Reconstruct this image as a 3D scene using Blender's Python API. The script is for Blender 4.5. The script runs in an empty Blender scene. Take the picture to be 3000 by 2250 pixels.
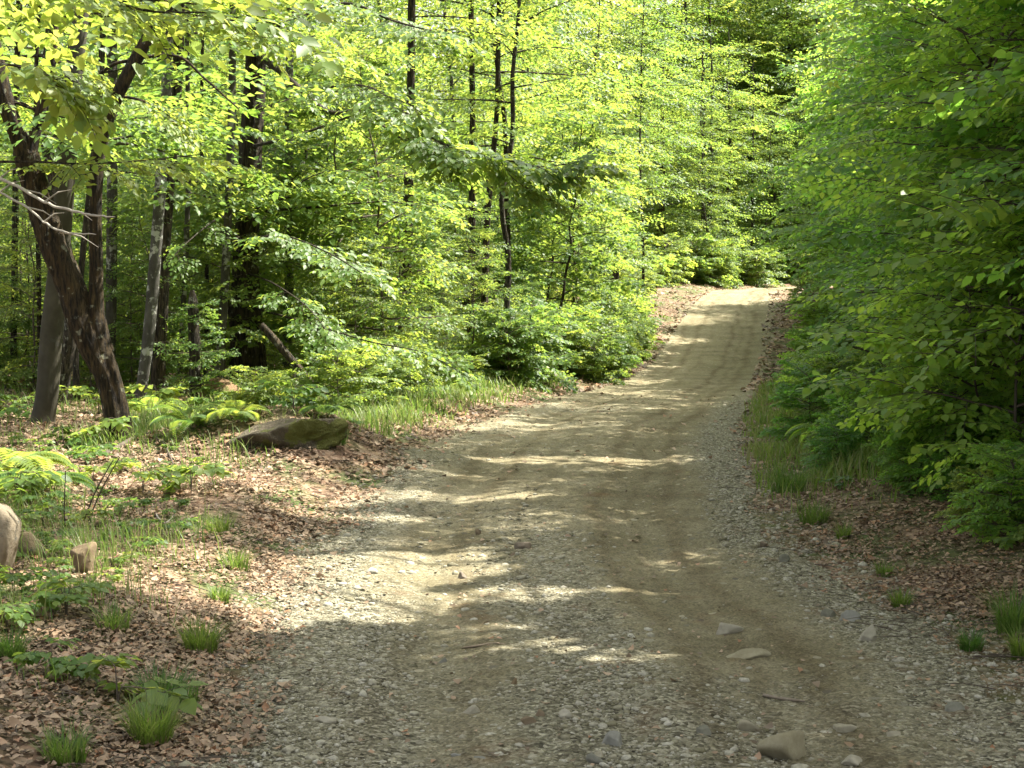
import bpy, math, random
import numpy as np
random.seed(7)
rng = np.random.default_rng(11)
scene = bpy.context.scene
C = scene.collection
PI = math.pi
R = math.radians

# ------------------------------------------------------------------ camera
F = 4758.0 / 3000.0                       # focal length in picture widths
PITCH = math.atan(425 / 4758.0)
cam_d = bpy.data.cameras.new('camera'); cam = bpy.data.objects.new('camera', cam_d); C.objects.link(cam)
cam_d.sensor_width = 36; cam_d.lens = 36 * F
cam_d.clip_start = 0.1; cam_d.clip_end = 600
cam.location = (0, 0, 0); cam.rotation_euler = (PI / 2 - PITCH, 0, 0)
scene.camera = cam
cp, sp = math.cos(PITCH), math.sin(PITCH)

def ray(px, py):
    """direction (y=1) of the sight line through a point of the 3000 x 2250 photograph"""
    a = (px - 1500) / 4758.0; b = -(py - 1125) / 4758.0
    x, y, z = a, cp + b * sp, -sp + b * cp
    return np.array([x / y, 1.0, z / y])
def P(px, py, d): return ray(px, py) * d

# ------------------------------------------------------------------ noise
def hash2(ix, iy, s):
    v = np.sin(ix * 127.1 + iy * 311.7 + s * 74.7) * 43758.5453
    return v - np.floor(v)
def vnoise(x, y, s=0):
    x = np.asarray(x, float); y = np.asarray(y, float)
    ix = np.floor(x); iy = np.floor(y); fx = x - ix; fy = y - iy
    fx = fx * fx * (3 - 2 * fx); fy = fy * fy * (3 - 2 * fy)
    a = hash2(ix, iy, s); b = hash2(ix + 1, iy, s); c = hash2(ix, iy + 1, s); d = hash2(ix + 1, iy + 1, s)
    return (a * (1 - fx) + b * fx) * (1 - fy) + (c * (1 - fx) + d * fx) * fy
def fbm(x, y, s=0, n=4):
    t = 0; a = 0.5; w = 0
    for k in range(n):
        t = t + a * vnoise(x * 2 ** k, y * 2 ** k, s + k * 3.1); w += a; a *= 0.5
    return t / w
def sstep(a, b, x):
    t = np.clip((x - a) / (b - a), 0, 1); return t * t * (3 - 2 * t)

# ------------------------------------------------------------------ road profile and terrain
RD = np.array([-12, 0, 4, 7.2, 10.2, 11.6, 13.2, 16.6, 18.1, 22, 28, 35, 39, 43, 49, 57, 63, 69, 73, 78, 84, 100])
RL = np.array([-1.3, -1.3, -1.3, -1.3, -1.45, -1.44, -1.38, -1.07, -.91, -.29, .75, 2.2, 3.0, 3.72, 4.7, 6.1, 7.1, 8.6, 10.5, 14.5, 21, 40])
RR = np.array([2.5, 2.5, 2.45, 2.3, 2.05, 1.98, 2.0, 2.34, 2.5, 3.1, 4.1, 5.4, 6.1, 6.8, 7.8, 9.2, 10.2, 11.6, 14.5, 20, 28, 47])
RZ = np.array([-1.75, -1.85, -1.93, -2.05, -2.22, -2.25, -2.25, -2.28, -2.3, -2.42, -2.75, -3.08, -3.14, -3.08, -2.72, -2.4, -2.22, -2.12, -2.2, -2.35, -2.4, -2.4])
yy = np.linspace(-12, 100, 2241)
def smooth(a, k):
    f = np.interp(yy, RD, a); w = np.hanning(k); w /= w.sum()
    return np.convolve(np.pad(f, k // 2, 'edge'), w, 'valid')[:len(yy)]
tL, tR, tZ = smooth(RL, 61), smooth(RR, 61), smooth(RZ, 121)
def xl(y): return np.interp(y, yy, tL)
def xr(y): return np.interp(y, yy, tR)
MOUND = P(800, 1290, 16.5)
def height(x, y, rough=True):
    x = np.asarray(x, float); y = np.asarray(y, float)
    z = np.interp(y, yy, tZ) + 0.035 * np.clip(y - 80, 0, 200)
    a = xl(y); b = xr(y); c = (a + b) / 2; hw = (b - a) / 2
    s = (x - c)
    u = s / np.maximum(hw, .1)
    onroad = 1 - sstep(0.85, 1.1, np.abs(u))
    rut = np.exp(-((s - 0.72) / 0.28) ** 2) + np.exp(-((s + 0.85) / 0.28) ** 2)
    z = z - 0.032 * rut * onroad
    e = np.clip(a - x, 0, 60); f = np.clip(x - b, 0, 60)
    z = z + 0.14 * sstep(0.0, 0.9, e) + 0.012 * e + 0.05 * (fbm(x * .8, y * .8, 3) - .5) * 2 * sstep(0, 1, e)
    z = z + 0.16 * sstep(0.2, 1.6, f) + 0.09 * np.clip(f - .6, 0, 5) + 0.06 * (fbm(x * .8, y * .8, 5) - .5) * 2 * sstep(0, 1, f)
    z = z + 0.40 * np.exp(-((x - MOUND[0]) / 1.2) ** 2 - ((y - MOUND[1]) / .9) ** 2)
    z = z + .22 * (fbm(x * .45, y * .3, 15, 3) - .5) * sstep(58, 66, y)
    if rough:
        z = z + 0.016 * (fbm(x * 1.7, y * 1.7, 9, 3) - .5) * 2 * onroad
    return z
def H(x, y): return float(height(x, y))
def G(px, py):
    """where the sight line through a pixel meets the ground"""
    r = ray(px, py); d = np.linspace(3, 90, 4000)
    g = height(r[0] * d, d) - r[2] * d
    k = np.argmax(g > 0)
    return np.array([r[0] * d[k], d[k], float(height(r[0] * d[k], d[k]))])

# ------------------------------------------------------------------ sun
SUN_AZ, SUN_EL = R(66), R(57)             # azimuth measured from straight ahead towards the right
SUN = np.array([math.sin(SUN_AZ) * math.cos(SUN_EL), math.cos(SUN_AZ) * math.cos(SUN_EL), math.sin(SUN_EL)])
ELL = []                                  # (x, y, rx, ry, light) openings and closed places of the canopy, as ground spots
def spot(px, py, rx, ry, v):
    g = G(px, py); ELL.append((g[0], g[1], rx, ry, v))
def lit(x, y):
    a = xl(y); b = xr(y)
    v = np.where(x < a - .2, np.where(y > 12, np.where((y > 16) & (x < a - 2), .93, .6), .30), .07)
    v = np.where((x >= a - .2) & (y > 28), .40, v)
    v = np.where(y > 62, .72, v)
    v = np.where((x > b) & (y < 55), .6, v)
    for (cx, cy, rx, ry, w) in ELL:
        q = ((x - cx) / rx) ** 2 + ((y - cy) / ry) ** 2
        k = np.clip(1.35 - q, 0, 1); k = np.minimum(1, k * 2)
        v = v * (1 - k) + w * k
    return v
def sunnoise(x, y):
    n = .6 * fbm(x * .8 + 5, y * 1.7, 21, 2) + .4 * vnoise(x * 2.2, y * 4.2, 31)
    return np.clip((n - .5) * 2.2 + .5, 0, 1)
def carve(pos):
    """keep mask: crown leaves are cut away where a sun fleck is meant to fall"""
    h = np.clip(pos[:, 2] + 2.25, 0, 40)
    gx = pos[:, 0] - SUN[0] / SUN[2] * h; gy = pos[:, 1] - SUN[1] / SUN[2] * h
    return sunnoise(gx, gy) > lit(gx, gy)
spot(1020, 1680, 1.0, 1.05, 1.2); spot(620, 1730, 1.3, 1.3, .92); spot(1420, 1730, .9, .5, .7)
spot(2180, 1640, .9, .6, 1.3); spot(1600, 1350, 1.6, .38, 1.0); spot(1950, 1490, .5, .25, 1.0); spot(2560, 1530, 1.0, .55, .95)
spot(880, 1330, 1.9, 1.9, .22); spot(1150, 1210, 1.6, 2.2, .25); spot(1880, 980, 1.2, 2.5, .3); spot(1950, 900, 2.2, 6, .1); ELL.append((-2.0, 12.4, 1.3, 1.1, .4))
spot(150, 2150, 1.3, .9, .12); spot(450, 1420, 1.6, 1.6, .8)
spot(1300, 2050, 2.2, .8, .06); spot(720, 2030, .6, .6, .42); spot(760, 1520, 1.0, .9, .3)

# ------------------------------------------------------------------ materials
def new_mat(name):
    m = bpy.data.materials.new(name); m.use_nodes = True
    nt = m.node_tree; nt.nodes.clear()
    out = nt.nodes.new('ShaderNodeOutputMaterial')
    return m, nt, out
def N(nt, t, **k):
    n = nt.nodes.new(t)
    for a, v in k.items(): setattr(n, a, v)
    return n
def ramp(nt, stops, interp='LINEAR'):
    r = N(nt, 'ShaderNodeValToRGB'); cr = r.color_ramp; cr.interpolation = interp
    while len(cr.elements) < len(stops): cr.elements.new(0.5)
    for e, (p, c) in zip(cr.elements, stops):
        e.position = p; e.color = (*c, 1)
    return r
def noise(nt, co, scale, detail=4, rough=.6):
    n = N(nt, 'ShaderNodeTexNoise'); n.inputs['Scale'].default_value = scale; n.inputs['Detail'].default_value = detail
    n.inputs['Roughness'].default_value = rough; nt.links.new(co, n.inputs['Vector']); return n
def mixc(nt, f, a, b, mode='MIX'):
    m = N(nt, 'ShaderNodeMix', data_type='RGBA', blend_type=mode)
    for s, v in (('Factor', f), ('A', a), ('B', b)):
        i = [q for q in m.inputs if q.name == s and (q.type == 'RGBA' if s != 'Factor' else q.type == 'VALUE')][0]
        if hasattr(v, 'links'): nt.links.new(v, i)
        elif s == 'Factor': i.default_value = v
        else: i.default_value = (*v, 1)
    return [o for o in m.outputs if o.type == 'RGBA'][0]

def leaf_mat(name, cols, trans, tfac=.48, gloss=.5, vary=1.0):
    m, nt, out = new_mat(name); L = nt.links
    geo = N(nt, 'ShaderNodeNewGeometry'); oi = N(nt, 'ShaderNodeObjectInfo')
    k = len(cols) - 1
    r1 = ramp(nt, [(i / k, c) for i, c in enumerate(cols)]); L.new(geo.outputs['Random Per Island'], r1.inputs[0])
    r2 = ramp(nt, [(i / k, c) for i, c in enumerate(trans)]); L.new(geo.outputs['Random Per Island'], r2.inputs[0])
    hs = []
    for rr in (r1, r2):
        h = N(nt, 'ShaderNodeHueSaturation'); L.new(rr.outputs[0], h.inputs['Color'])
        mr = N(nt, 'ShaderNodeMapRange'); L.new(oi.outputs['Random'], mr.inputs[0])
        mr.inputs[3].default_value = .5 - .022 * vary; mr.inputs[4].default_value = .5 + .020 * vary; L.new(mr.outputs[0], h.inputs['Hue'])
        mv = N(nt, 'ShaderNodeMapRange'); L.new(oi.outputs['Random'], mv.inputs[0])
        mv.inputs[3].default_value = 1 + .18 * vary; mv.inputs[4].default_value = 1 - .20 * vary; L.new(mv.outputs[0], h.inputs['Value'])
        hs.append(h)
    b = N(nt, 'ShaderNodeBsdfPrincipled'); L.new(hs[0].outputs[0], b.inputs['Base Color'])
    b.inputs['Roughness'].default_value = gloss; b.inputs['Specular IOR Level'].default_value = .38
    t = N(nt, 'ShaderNodeBsdfTranslucent'); L.new(hs[1].outputs[0], t.inputs['Color'])
    mx = N(nt, 'ShaderNodeMixShader'); mx.inputs[0].default_value = tfac
    L.new(b.outputs[0], mx.inputs[1]); L.new(t.outputs[0], mx.inputs[2]); L.new(mx.outputs[0], out.inputs[0])
    return m
M_LEAF = leaf_mat('spring_leaf', [(.045, .10, .016), (.068, .135, .022), (.10, .165, .03), (.055, .115, .03)],
                  [(.24, .38, .045), (.33, .45, .055), (.43, .49, .08), (.23, .375, .08)])
M_BOUGH = leaf_mat('bough_leaf', [(.045, .10, .016), (.068, .135, .022), (.10, .165, .03), (.055, .115, .03)],
                  [(.24, .38, .045), (.33, .45, .055), (.43, .49, .08), (.23, .375, .08)], vary=0.0)
M_DARK = leaf_mat('deep_green_leaf', [(.07, .155, .026), (.09, .18, .03), (.12, .20, .034), (.075, .165, .042)],
                  [(.30, .58, .06), (.35, .62, .07), (.44, .66, .08), (.30, .60, .11)], .5)
M_GRASS = leaf_mat('grass_blade', [(.06, .12, .02), (.09, .16, .025), (.13, .18, .04), (.22, .20, .10)],
                   [(.20, .34, .05), (.27, .40, .06), (.33, .40, .09), (.36, .34, .16)], .4)

def litter_mat():
    m, nt, out = new_mat('dead_leaf'); L = nt.links
    geo = N(nt, 'ShaderNodeNewGeometry')
    r = ramp(nt, [(0, (.085, .06, .036)), (.3, (.17, .122, .078)), (.55, (.235, .158, .097)), (.8, (.345, .252, .165)), (1, (.24, .115, .055))])
    L.new(geo.outputs['Random Per Island'], r.inputs[0])
    b = N(nt, 'ShaderNodeBsdfPrincipled'); L.new(r.outputs[0], b.inputs['Base Color']); b.inputs['Roughness'].default_value = .6
    b.inputs['Specular IOR Level'].default_value = .3
    t = N(nt, 'ShaderNodeBsdfTranslucent'); L.new(r.outputs[0], t.inputs['Color'])
    mx = N(nt, 'ShaderNodeMixShader'); mx.inputs[0].default_value = .15
    L.new(b.outputs[0], mx.inputs[1]); L.new(t.outputs[0], mx.inputs[2]); L.new(mx.outputs[0], out.inputs[0])
    return m
M_LITTER = litter_mat()
M_TUFT = leaf_mat('tuft_grass', [(.035, .085, .012), (.05, .11, .016), (.07, .13, .022), (.10, .12, .04)], [(.14, .27, .03), (.18, .32, .04), (.22, .34, .05), (.22, .26, .08)], .4)

def rough_mat(name, cols, scale, bump=.6, bscale=30, dist=.02, rough=.9, lichen=None, lscale=9, lthr=.58, stretch=1.0, objrand=0.0, island=0.0, fiss=False):
    m, nt, out = new_mat(name); L = nt.links
    tc = N(nt, 'ShaderNodeTexCoord'); mp = N(nt, 'ShaderNodeMapping'); mp.inputs['Scale'].default_value = (1, 1, stretch)
    L.new(tc.outputs['Object'], mp.inputs[0]); co = mp.outputs[0]
    n = noise(nt, co, scale, 6, .65); k = len(cols) - 1
    r = ramp(nt, [(.25 + .5 * i / k, c) for i, c in enumerate(cols)]); L.new(n.outputs[0], r.inputs[0])
    col = r.outputs[0]
    if lichen:
        n2 = noise(nt, tc.outputs['Object'], lscale, 5, .6)
        r2 = ramp(nt, [(lthr, (0, 0, 0)), (lthr + .05, (1, 1, 1))]); L.new(n2.outputs[0], r2.inputs[0])
        col = mixc(nt, r2.outputs[0], col, lichen)
    if fiss:
        mf = N(nt, 'ShaderNodeMapping'); mf.inputs['Scale'].default_value = (1, 1, .16); L.new(tc.outputs['Object'], mf.inputs[0])
        nf = noise(nt, mf.outputs[0], 38, 4, .6); rf = ramp(nt, [(.40, (.22, .22, .22)), (.52, (1, 1, 1)), (.66, (1.5, 1.45, 1.35))]); L.new(nf.outputs[0], rf.inputs[0])
        col = mixc(nt, 1.0, col, rf.outputs[0], 'MULTIPLY')
    b = N(nt, 'ShaderNodeBsdfPrincipled'); b.inputs['Roughness'].default_value = rough; b.inputs['Specular IOR Level'].default_value = .25
    if objrand or island:
        h = N(nt, 'ShaderNodeHueSaturation'); L.new(col, h.inputs['Color']); mv = N(nt, 'ShaderNodeMapRange')
        src = N(nt, 'ShaderNodeNewGeometry').outputs['Random Per Island'] if island else N(nt, 'ShaderNodeObjectInfo').outputs['Random']
        q = island or objrand
        L.new(src, mv.inputs[0]); mv.inputs[3].default_value = 1 - q; mv.inputs[4].default_value = 1 + q; L.new(mv.outputs[0], h.inputs['Value'])
        mh = N(nt, 'ShaderNodeMapRange'); L.new(src, mh.inputs[0]); mh.inputs[3].default_value = 1.4; mh.inputs[4].default_value = .7
        L.new(mh.outputs[0], h.inputs['Saturation'])
        col = h.outputs[0]
    L.new(col, b.inputs['Base Color'])
    n3 = noise(nt, co, bscale, 8, .7); bp = N(nt, 'ShaderNodeBump'); bp.inputs['Strength'].default_value = bump; bp.inputs['Distance'].default_value = dist
    L.new(n3.outputs[0], bp.inputs['Height']); L.new(bp.outputs[0], b.inputs['Normal']); L.new(b.outputs[0], out.inputs[0])
    return m
M_BARK = rough_mat('rough_dark_bark', [(.016, .012, .008), (.038, .029, .018), (.078, .062, .040)], 14, 1, 26, .05, lichen=(.17, .17, .135), lscale=11, lthr=.60, stretch=.3, objrand=.25, fiss=True)
M_BEECH = rough_mat('smooth_grey_bark', [(.03, .027, .018), (.046, .042, .029), (.066, .06, .043)], 5, .5, 25, .008, lichen=(.05, .048, .04), lscale=6, lthr=.62, stretch=.8)
M_BIRCH = rough_mat('pale_lichened_bark', [(.03, .027, .021), (.06, .056, .046), (.105, .10, .085)], 8, .9, 25, .02, lichen=(.30, .305, .265), lscale=8, lthr=.55, stretch=.6, objrand=.2)
M_TWIG = rough_mat('twig_bark', [(.05, .04, .03), (.10, .08, .06)], 20, .3, 60, .004)
M_DEADWOOD = rough_mat('bleached_dead_wood', [(.18, .16, .13), (.34, .31, .27)], 25, .5, 60, .005)
M_ROCK = rough_mat('granite_rock', [(.12, .10, .07), (.19, .16, .115), (.26, .225, .165)], 9, .8, 26, .02, lichen=(.10, .10, .085), lscale=7, lthr=.6, objrand=.3)
M_PALE = rough_mat('pale_road_stone', [(.18, .162, .115), (.25, .23, .17), (.33, .31, .235)], 14, .6, 40, .006, objrand=.22)
M_GREY = rough_mat('blue_grey_road_stone', [(.11, .108, .085), (.155, .152, .125), (.21, .205, .17)], 14, .6, 40, .006, objrand=.2)
M_BROWNSTONE = rough_mat('brown_road_stone', [(.09, .07, .045), (.15, .115, .075), (.21, .17, .12)], 14, .6, 40, .006, objrand=.2)
M_MOSS = rough_mat('mossy_rock', [(.035, .03, .02), (.085, .07, .045), (.16, .14, .10)], 6, 1, 24, .05, lichen=(.085, .09, .02), lscale=3.5, lthr=.50)
M_RUSTROCK = rough_mat('reddish_rock', [(.12, .07, .035), (.19, .12, .065), (.25, .18, .11)], 6, 1, 24, .03, lichen=(.11, .12, .03), lscale=3, lthr=.56)
M_GRAVEL = rough_mat('gravel_stone', [(.13, .12, .082), (.22, .205, .148), (.32, .302, .228)], 60, .3, 120, .003, island=.45)

def ground_mat():
    m, nt, out = new_mat('forest_floor'); L = nt.links
    tc = N(nt, 'ShaderNodeTexCoord'); co = tc.outputs['Object']
    v = N(nt, 'ShaderNodeTexVoronoi'); v.inputs['Scale'].default_value = 16; L.new(co, v.inputs['Vector'])
    sx = N(nt, 'ShaderNodeSeparateColor'); L.new(v.outputs['Color'], sx.inputs[0])
    r = ramp(nt, [(0, (.055, .035, .022)), (.4, (.12, .075, .048)), (.75, (.20, .135, .09)), (1, (.26, .19, .135))]); L.new(sx.outputs[0], r.inputs[0])
    n = noise(nt, co, .9, 5); r2 = ramp(nt, [(.45, (0, 0, 0)), (.62, (1, 1, 1))]); L.new(n.outputs[0], r2.inputs[0])
    c = mixc(nt, r2.outputs[0], r.outputs[0], (.065, .085, .028))
    b = N(nt, 'ShaderNodeBsdfPrincipled'); b.inputs['Roughness'].default_value = .95; b.inputs['Specular IOR Level'].default_value = .15
    L.new(c, b.inputs['Base Color'])
    bp = N(nt, 'ShaderNodeBump'); bp.inputs['Strength'].default_value = .8; bp.inputs['Distance'].default_value = .03
    L.new(v.outputs['Distance'], bp.inputs['Height']); L.new(bp.outputs[0], b.inputs['Normal']); L.new(b.outputs[0], out.inputs[0])
    return m
M_GROUND = ground_mat()

def road_mat():
    m, nt, out = new_mat('dirt_and_gravel'); L = nt.links
    tc = N(nt, 'ShaderNodeTexCoord'); co = tc.outputs['Object']
    at = N(nt, 'ShaderNodeAttribute', attribute_name='gravel')
    n1 = noise(nt, co, 1.3, 6, .65)
    sand = ramp(nt, [(.3, (.13, .111, .064)), (.5, (.188, .165, .099)), (.7, (.24, .213, .136))]); L.new(n1.outputs[0], sand.inputs[0])
    v = N(nt, 'ShaderNodeTexVoronoi'); v.inputs['Scale'].default_value = 52; L.new(co, v.inputs['Vector'])
    sx = N(nt, 'ShaderNodeSeparateColor'); L.new(v.outputs['Color'], sx.inputs[0])
    gr = ramp(nt, [(0, (.07, .063, .042)), (.35, (.165, .152, .103)), (.7, (.245, .229, .16)), (1, (.39, .368, .275))]); L.new(sx.outputs[0], gr.inputs[0])
    v2 = N(nt, 'ShaderNodeTexVoronoi'); v2.inputs['Scale'].default_value = 90; L.new(co, v2.inputs['Vector'])
    sx2 = N(nt, 'ShaderNodeSeparateColor'); L.new(v2.outputs['Color'], sx2.inputs[0])
    g2 = ramp(nt, [(0, (.5, .5, .5)), (1, (1.3, 1.3, 1.3))]); L.new(sx2.outputs[1], g2.inputs[0])
    n2 = noise(nt, co, 5, 6, .7)
    ad = N(nt, 'ShaderNodeMath', operation='ADD'); L.new(at.outputs['Fac'], ad.inputs[0])
    sb = N(nt, 'ShaderNodeMath', operation='MULTIPLY_ADD'); L.new(n2.outputs[0], sb.inputs[0]); sb.inputs[1].default_value = 1.5; sb.inputs[2].default_value = -.75
    L.new(sb.outputs[0], ad.inputs[1])
    ms = ramp(nt, [(.22, (0, 0, 0)), (.85, (1, 1, 1))]); L.new(ad.outputs[0], ms.inputs[0])
    c = mixc(nt, ms.outputs[0], sand.outputs[0], gr.outputs[0])
    c = mixc(nt, .75, c, mixc(nt, 1.0, c, g2.outputs[0], 'MULTIPLY'))
    mpx = N(nt, 'ShaderNodeMapping'); mpx.inputs['Scale'].default_value = (7, 2.2, 5); L.new(co, mpx.inputs[0])
    n6 = noise(nt, mpx.outputs[0], 3.2, 8, .78); g3 = ramp(nt, [(.30, (.58, .56, .54)), (.5, (1, 1, 1)), (.72, (1.22, 1.2, 1.16))]); L.new(n6.outputs[0], g3.inputs[0])
    c = mixc(nt, .8, c, mixc(nt, 1.0, c, g3.outputs[0], 'MULTIPLY'))
    v3 = N(nt, 'ShaderNodeTexVoronoi'); v3.inputs['Scale'].default_value = 11; v3.inputs['Randomness'].default_value = 1; L.new(co, v3.inputs['Vector'])
    s3 = N(nt, 'ShaderNodeSeparateColor'); L.new(v3.outputs['Color'], s3.inputs[0])
    th = N(nt, 'ShaderNodeMath', operation='MULTIPLY_ADD'); L.new(s3.outputs[0], th.inputs[0]); th.inputs[1].default_value = .75; th.inputs[2].default_value = -.42
    lt = N(nt, 'ShaderNodeMath', operation='LESS_THAN'); L.new(v3.outputs['Distance'], lt.inputs[0]); L.new(th.outputs[0], lt.inputs[1])
    es = ramp(nt, [(0, (.11, .10, .075)), (.5, (.22, .205, .15)), (1, (.34, .31, .22))]); L.new(s3.outputs[2], es.inputs[0])
    c = mixc(nt, lt.outputs[0], c, es.outputs[0])
    n4 = noise(nt, co, 2.2, 4, .6); rb = ramp(nt, [(.60, (0, 0, 0)), (.72, (1, 1, 1))]); L.new(n4.outputs[0], rb.inputs[0])
    c = mixc(nt, rb.outputs[0], c, mixc(nt, .5, c, (.15, .095, .05)))
    at2 = N(nt, 'ShaderNodeAttribute', attribute_name='track')
    tm = N(nt, 'ShaderNodeMath', operation='MULTIPLY', use_clamp=True); L.new(at2.outputs['Fac'], tm.inputs[0]); tm.inputs[1].default_value = .75
    c = mixc(nt, tm.outputs[0], c, mixc(nt, 1.0, c, (.60, .54, .47), 'MULTIPLY'))
    b = N(nt, 'ShaderNodeBsdfPrincipled'); b.inputs['Roughness'].default_value = .95; b.inputs['Specular IOR Level'].default_value = .15
    L.new(c, b.inputs['Base Color'])
    n3 = noise(nt, co, 40, 8, .75)
    b1 = N(nt, 'ShaderNodeBump'); b1.inputs['Strength'].default_value = .9; b1.inputs['Distance'].default_value = .02; L.new(n3.outputs[0], b1.inputs['Height'])
    iv = N(nt, 'ShaderNodeMath', operation='MULTIPLY'); L.new(v.outputs['Distance'], iv.inputs[0]); L.new(ms.outputs[0], iv.inputs[1])
    b2 = N(nt, 'ShaderNodeBump', invert=True); b2.inputs['Strength'].default_value = .9; b2.inputs['Distance'].default_value = .015
    L.new(iv.outputs[0], b2.inputs['Height']); L.new(b1.outputs[0], b2.inputs['Normal'])
    n5 = noise(nt, co, 6, 4, .6); b3 = N(nt, 'ShaderNodeBump'); b3.inputs['Strength'].default_value = .6; b3.inputs['Distance'].default_value = .02
    L.new(n5.outputs[0], b3.inputs['Height']); L.new(b2.outputs[0], b3.inputs['Normal'])
    L.new(b3.outputs[0], b.inputs['Normal']); L.new(b.outputs[0], out.inputs[0])
    return m
M_ROAD = road_mat()

# ------------------------------------------------------------------ mesh helpers
def mesh_np(name, V, faces, mats, smooth=False, mat_idx=None):
    """faces: list of (K, n) index arrays"""
    me = bpy.data.meshes.new(name)
    V = np.ascontiguousarray(V, np.float32); me.vertices.add(len(V)); me.vertices.foreach_set('co', V.ravel())
    tot = np.concatenate([np.full(len(f), f.shape[1], np.int32) for f in faces]); li = np.concatenate([f.ravel() for f in faces]).astype(np.int32)
    st = np.concatenate([[0], np.cumsum(tot)[:-1]]).astype(np.int32)
    me.loops.add(len(li)); me.loops.foreach_set('vertex_index', li)
    me.polygons.add(len(tot)); me.polygons.foreach_set('loop_start', st); me.polygons.foreach_set('loop_total', tot)
    if mat_idx is not None: me.polygons.foreach_set('material_index', mat_idx.astype(np.int32))
    if smooth: me.polygons.foreach_set('use_smooth', np.ones(len(tot), bool))
    for m in mats: me.materials.append(m)
    me.update(calc_edges=True); return me
def obj(name, me, parent=None, loc=None):
    o = bpy.data.objects.new(name, me); C.objects.link(o)
    if parent: o.parent = parent
    if loc is not None: o.location = loc
    return o
def tag(o, label=None, cat=None, group=None, kind=None):
    for k, v in (('label', label), ('category', cat), ('group', group), ('kind', kind)):
        if v: o[k] = v
    return o
def thing(name, label, cat, loc, group=None, rz=0):
    o = bpy.data.objects.new(name, None); C.objects.link(o); o.location = loc; o.rotation_euler = (0, 0, rz); o.empty_display_size = .2
    return tag(o, label, cat, group)
def dup(root, loc, rz=0, scale=1, label=None, group=None, tilt=(0, 0)):
    r = root.copy(); C.objects.link(r); r.location = loc; r.rotation_euler = (tilt[0], tilt[1], rz)
    r.scale = (scale,) * 3 if not isinstance(scale, tuple) else scale
    if label: r['label'] = label
    if group: r['group'] = group
    for ch in root.children:
        c = ch.copy(); C.objects.link(c); c.parent = r
        for g in ch.children:
            d = g.copy(); C.objects.link(d); d.parent = c
    return r

class Tubes:
    def __init__(s): s.V = []; s.Fq = []; s.n = 0
    def add(s, pts, rad, sides=6, wob=0.0, ridge=None):
        pts = np.asarray(pts, float); k = len(pts); rad = np.broadcast_to(np.asarray(rad, float), (k,))
        t = np.gradient(pts, axis=0); t /= np.linalg.norm(t, axis=1)[:, None] + 1e-9
        ref = np.array([0, 0, 1.]) if abs(t[0, 2]) < .8 else np.array([0, 1., 0])
        a = np.cross(t, ref); a /= np.linalg.norm(a, axis=1)[:, None] + 1e-9; b = np.cross(t, a)
        th = np.arange(sides) * 2 * PI / sides
        rr = rad[:, None] * np.ones(sides)
        if wob:
            ln = np.concatenate([[0], np.cumsum(np.linalg.norm(np.diff(pts, axis=0), axis=1))])
            q = np.cos(th)[None, :] * 2.2 + 7; w = np.sin(th)[None, :] * 2.2 + ln[:, None] * 1.6
            rr = rr * (1 + wob * (2 * fbm(q + 0 * w, w, len(s.V) + 1, 4) - 1))
        if ridge:
            q = th[None, :] * sides / 9.0 + .5 * ln[:, None] * 0; zz = np.repeat(ln[:, None] * 3.2, sides, 1)
            rr = rr * (1 + ridge * (2 * fbm(np.cos(th)[None, :] * 3.6 + 20, np.sin(th)[None, :] * 3.6 + zz, 77, 3) - 1) + ridge * .6 * (vnoise(np.cos(th)[None, :] * 7 + 30 + 0 * zz, np.sin(th)[None, :] * 7 + zz * 2.2, 78) - .5))
        v = pts[:, None, :] + rr[:, :, None] * (np.cos(th)[None, :, None] * a[:, None, :] + np.sin(th)[None, :, None] * b[:, None, :])
        i = np.arange(k - 1)[:, None] * sides; j = np.arange(sides)[None, :]; jn = (j + 1) % sides
        q = np.stack([i + j, i + jn, i + sides + jn, i + sides + j], -1).reshape(-1, 4) + s.n
        s.V.append(v.reshape(-1, 3)); s.Fq.append(q); s.n += k * sides
    def mesh(s, name, mat): return mesh_np(name, np.concatenate(s.V), [np.concatenate(s.Fq)], [mat], True)
def spline(pts, m=6):
    """Catmull-Rom through rows of (x, y, z, r)"""
    p = np.asarray(pts, float); q = np.vstack([2 * p[0] - p[1], p, 2 * p[-1] - p[-2]]); o = []
    for i in range(len(p) - 1):
        a, b, c, d = q[i:i + 4]
        for t in np.linspace(0, 1, m, endpoint=False):
            o.append(.5 * (2 * b + (c - a) * t + (2 * a - 5 * b + 4 * c - d) * t * t + (3 * b - a - 3 * c + d) * t ** 3))
    o.append(p[-1]); return np.array(o)

# ------------------------------------------------------------------ leaves
def leaf_hi(w=.30, fold=.07):
    V = np.array([[0, 0, 0], [.30, w, fold], [.66, w * .78, fold * .6], [1, 0, -.10], [.66, -w * .78, fold * .6], [.30, -w, fold], [.30, 0, 0], [.66, 0, -.02]])
    T = np.array([[0, 6, 1], [7, 3, 2], [0, 5, 6], [7, 4, 3]]); Q = np.array([[6, 7, 2, 1], [5, 4, 7, 6]])
    return V, [T, Q]
def leaf_lo(w=.30):
    V = np.array([[0, 0, 0], [.42, w, .07], [1, 0, -.08], [.42, -w, .07]])
    return V, [np.array([[0, 2, 1], [0, 3, 2]])]
def leaf_maple():
    o = [(0, 0), (.12, .30), (.02, .46), (.30, .36), (.46, .56), (.58, .24), (1, 0)]
    pts = [(a, b, .05 if b > .2 else 0) for a, b in o] + [(a, -b, .05 if b > .2 else 0) for a, b in o[-2:0:-1]]
    V = np.array([(.34, 0, -.03)] + pts); n = len(pts)
    return V, [np.array([[0, 1 + (i + 1) % n, 1 + i] for i in range(n)])]
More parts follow.
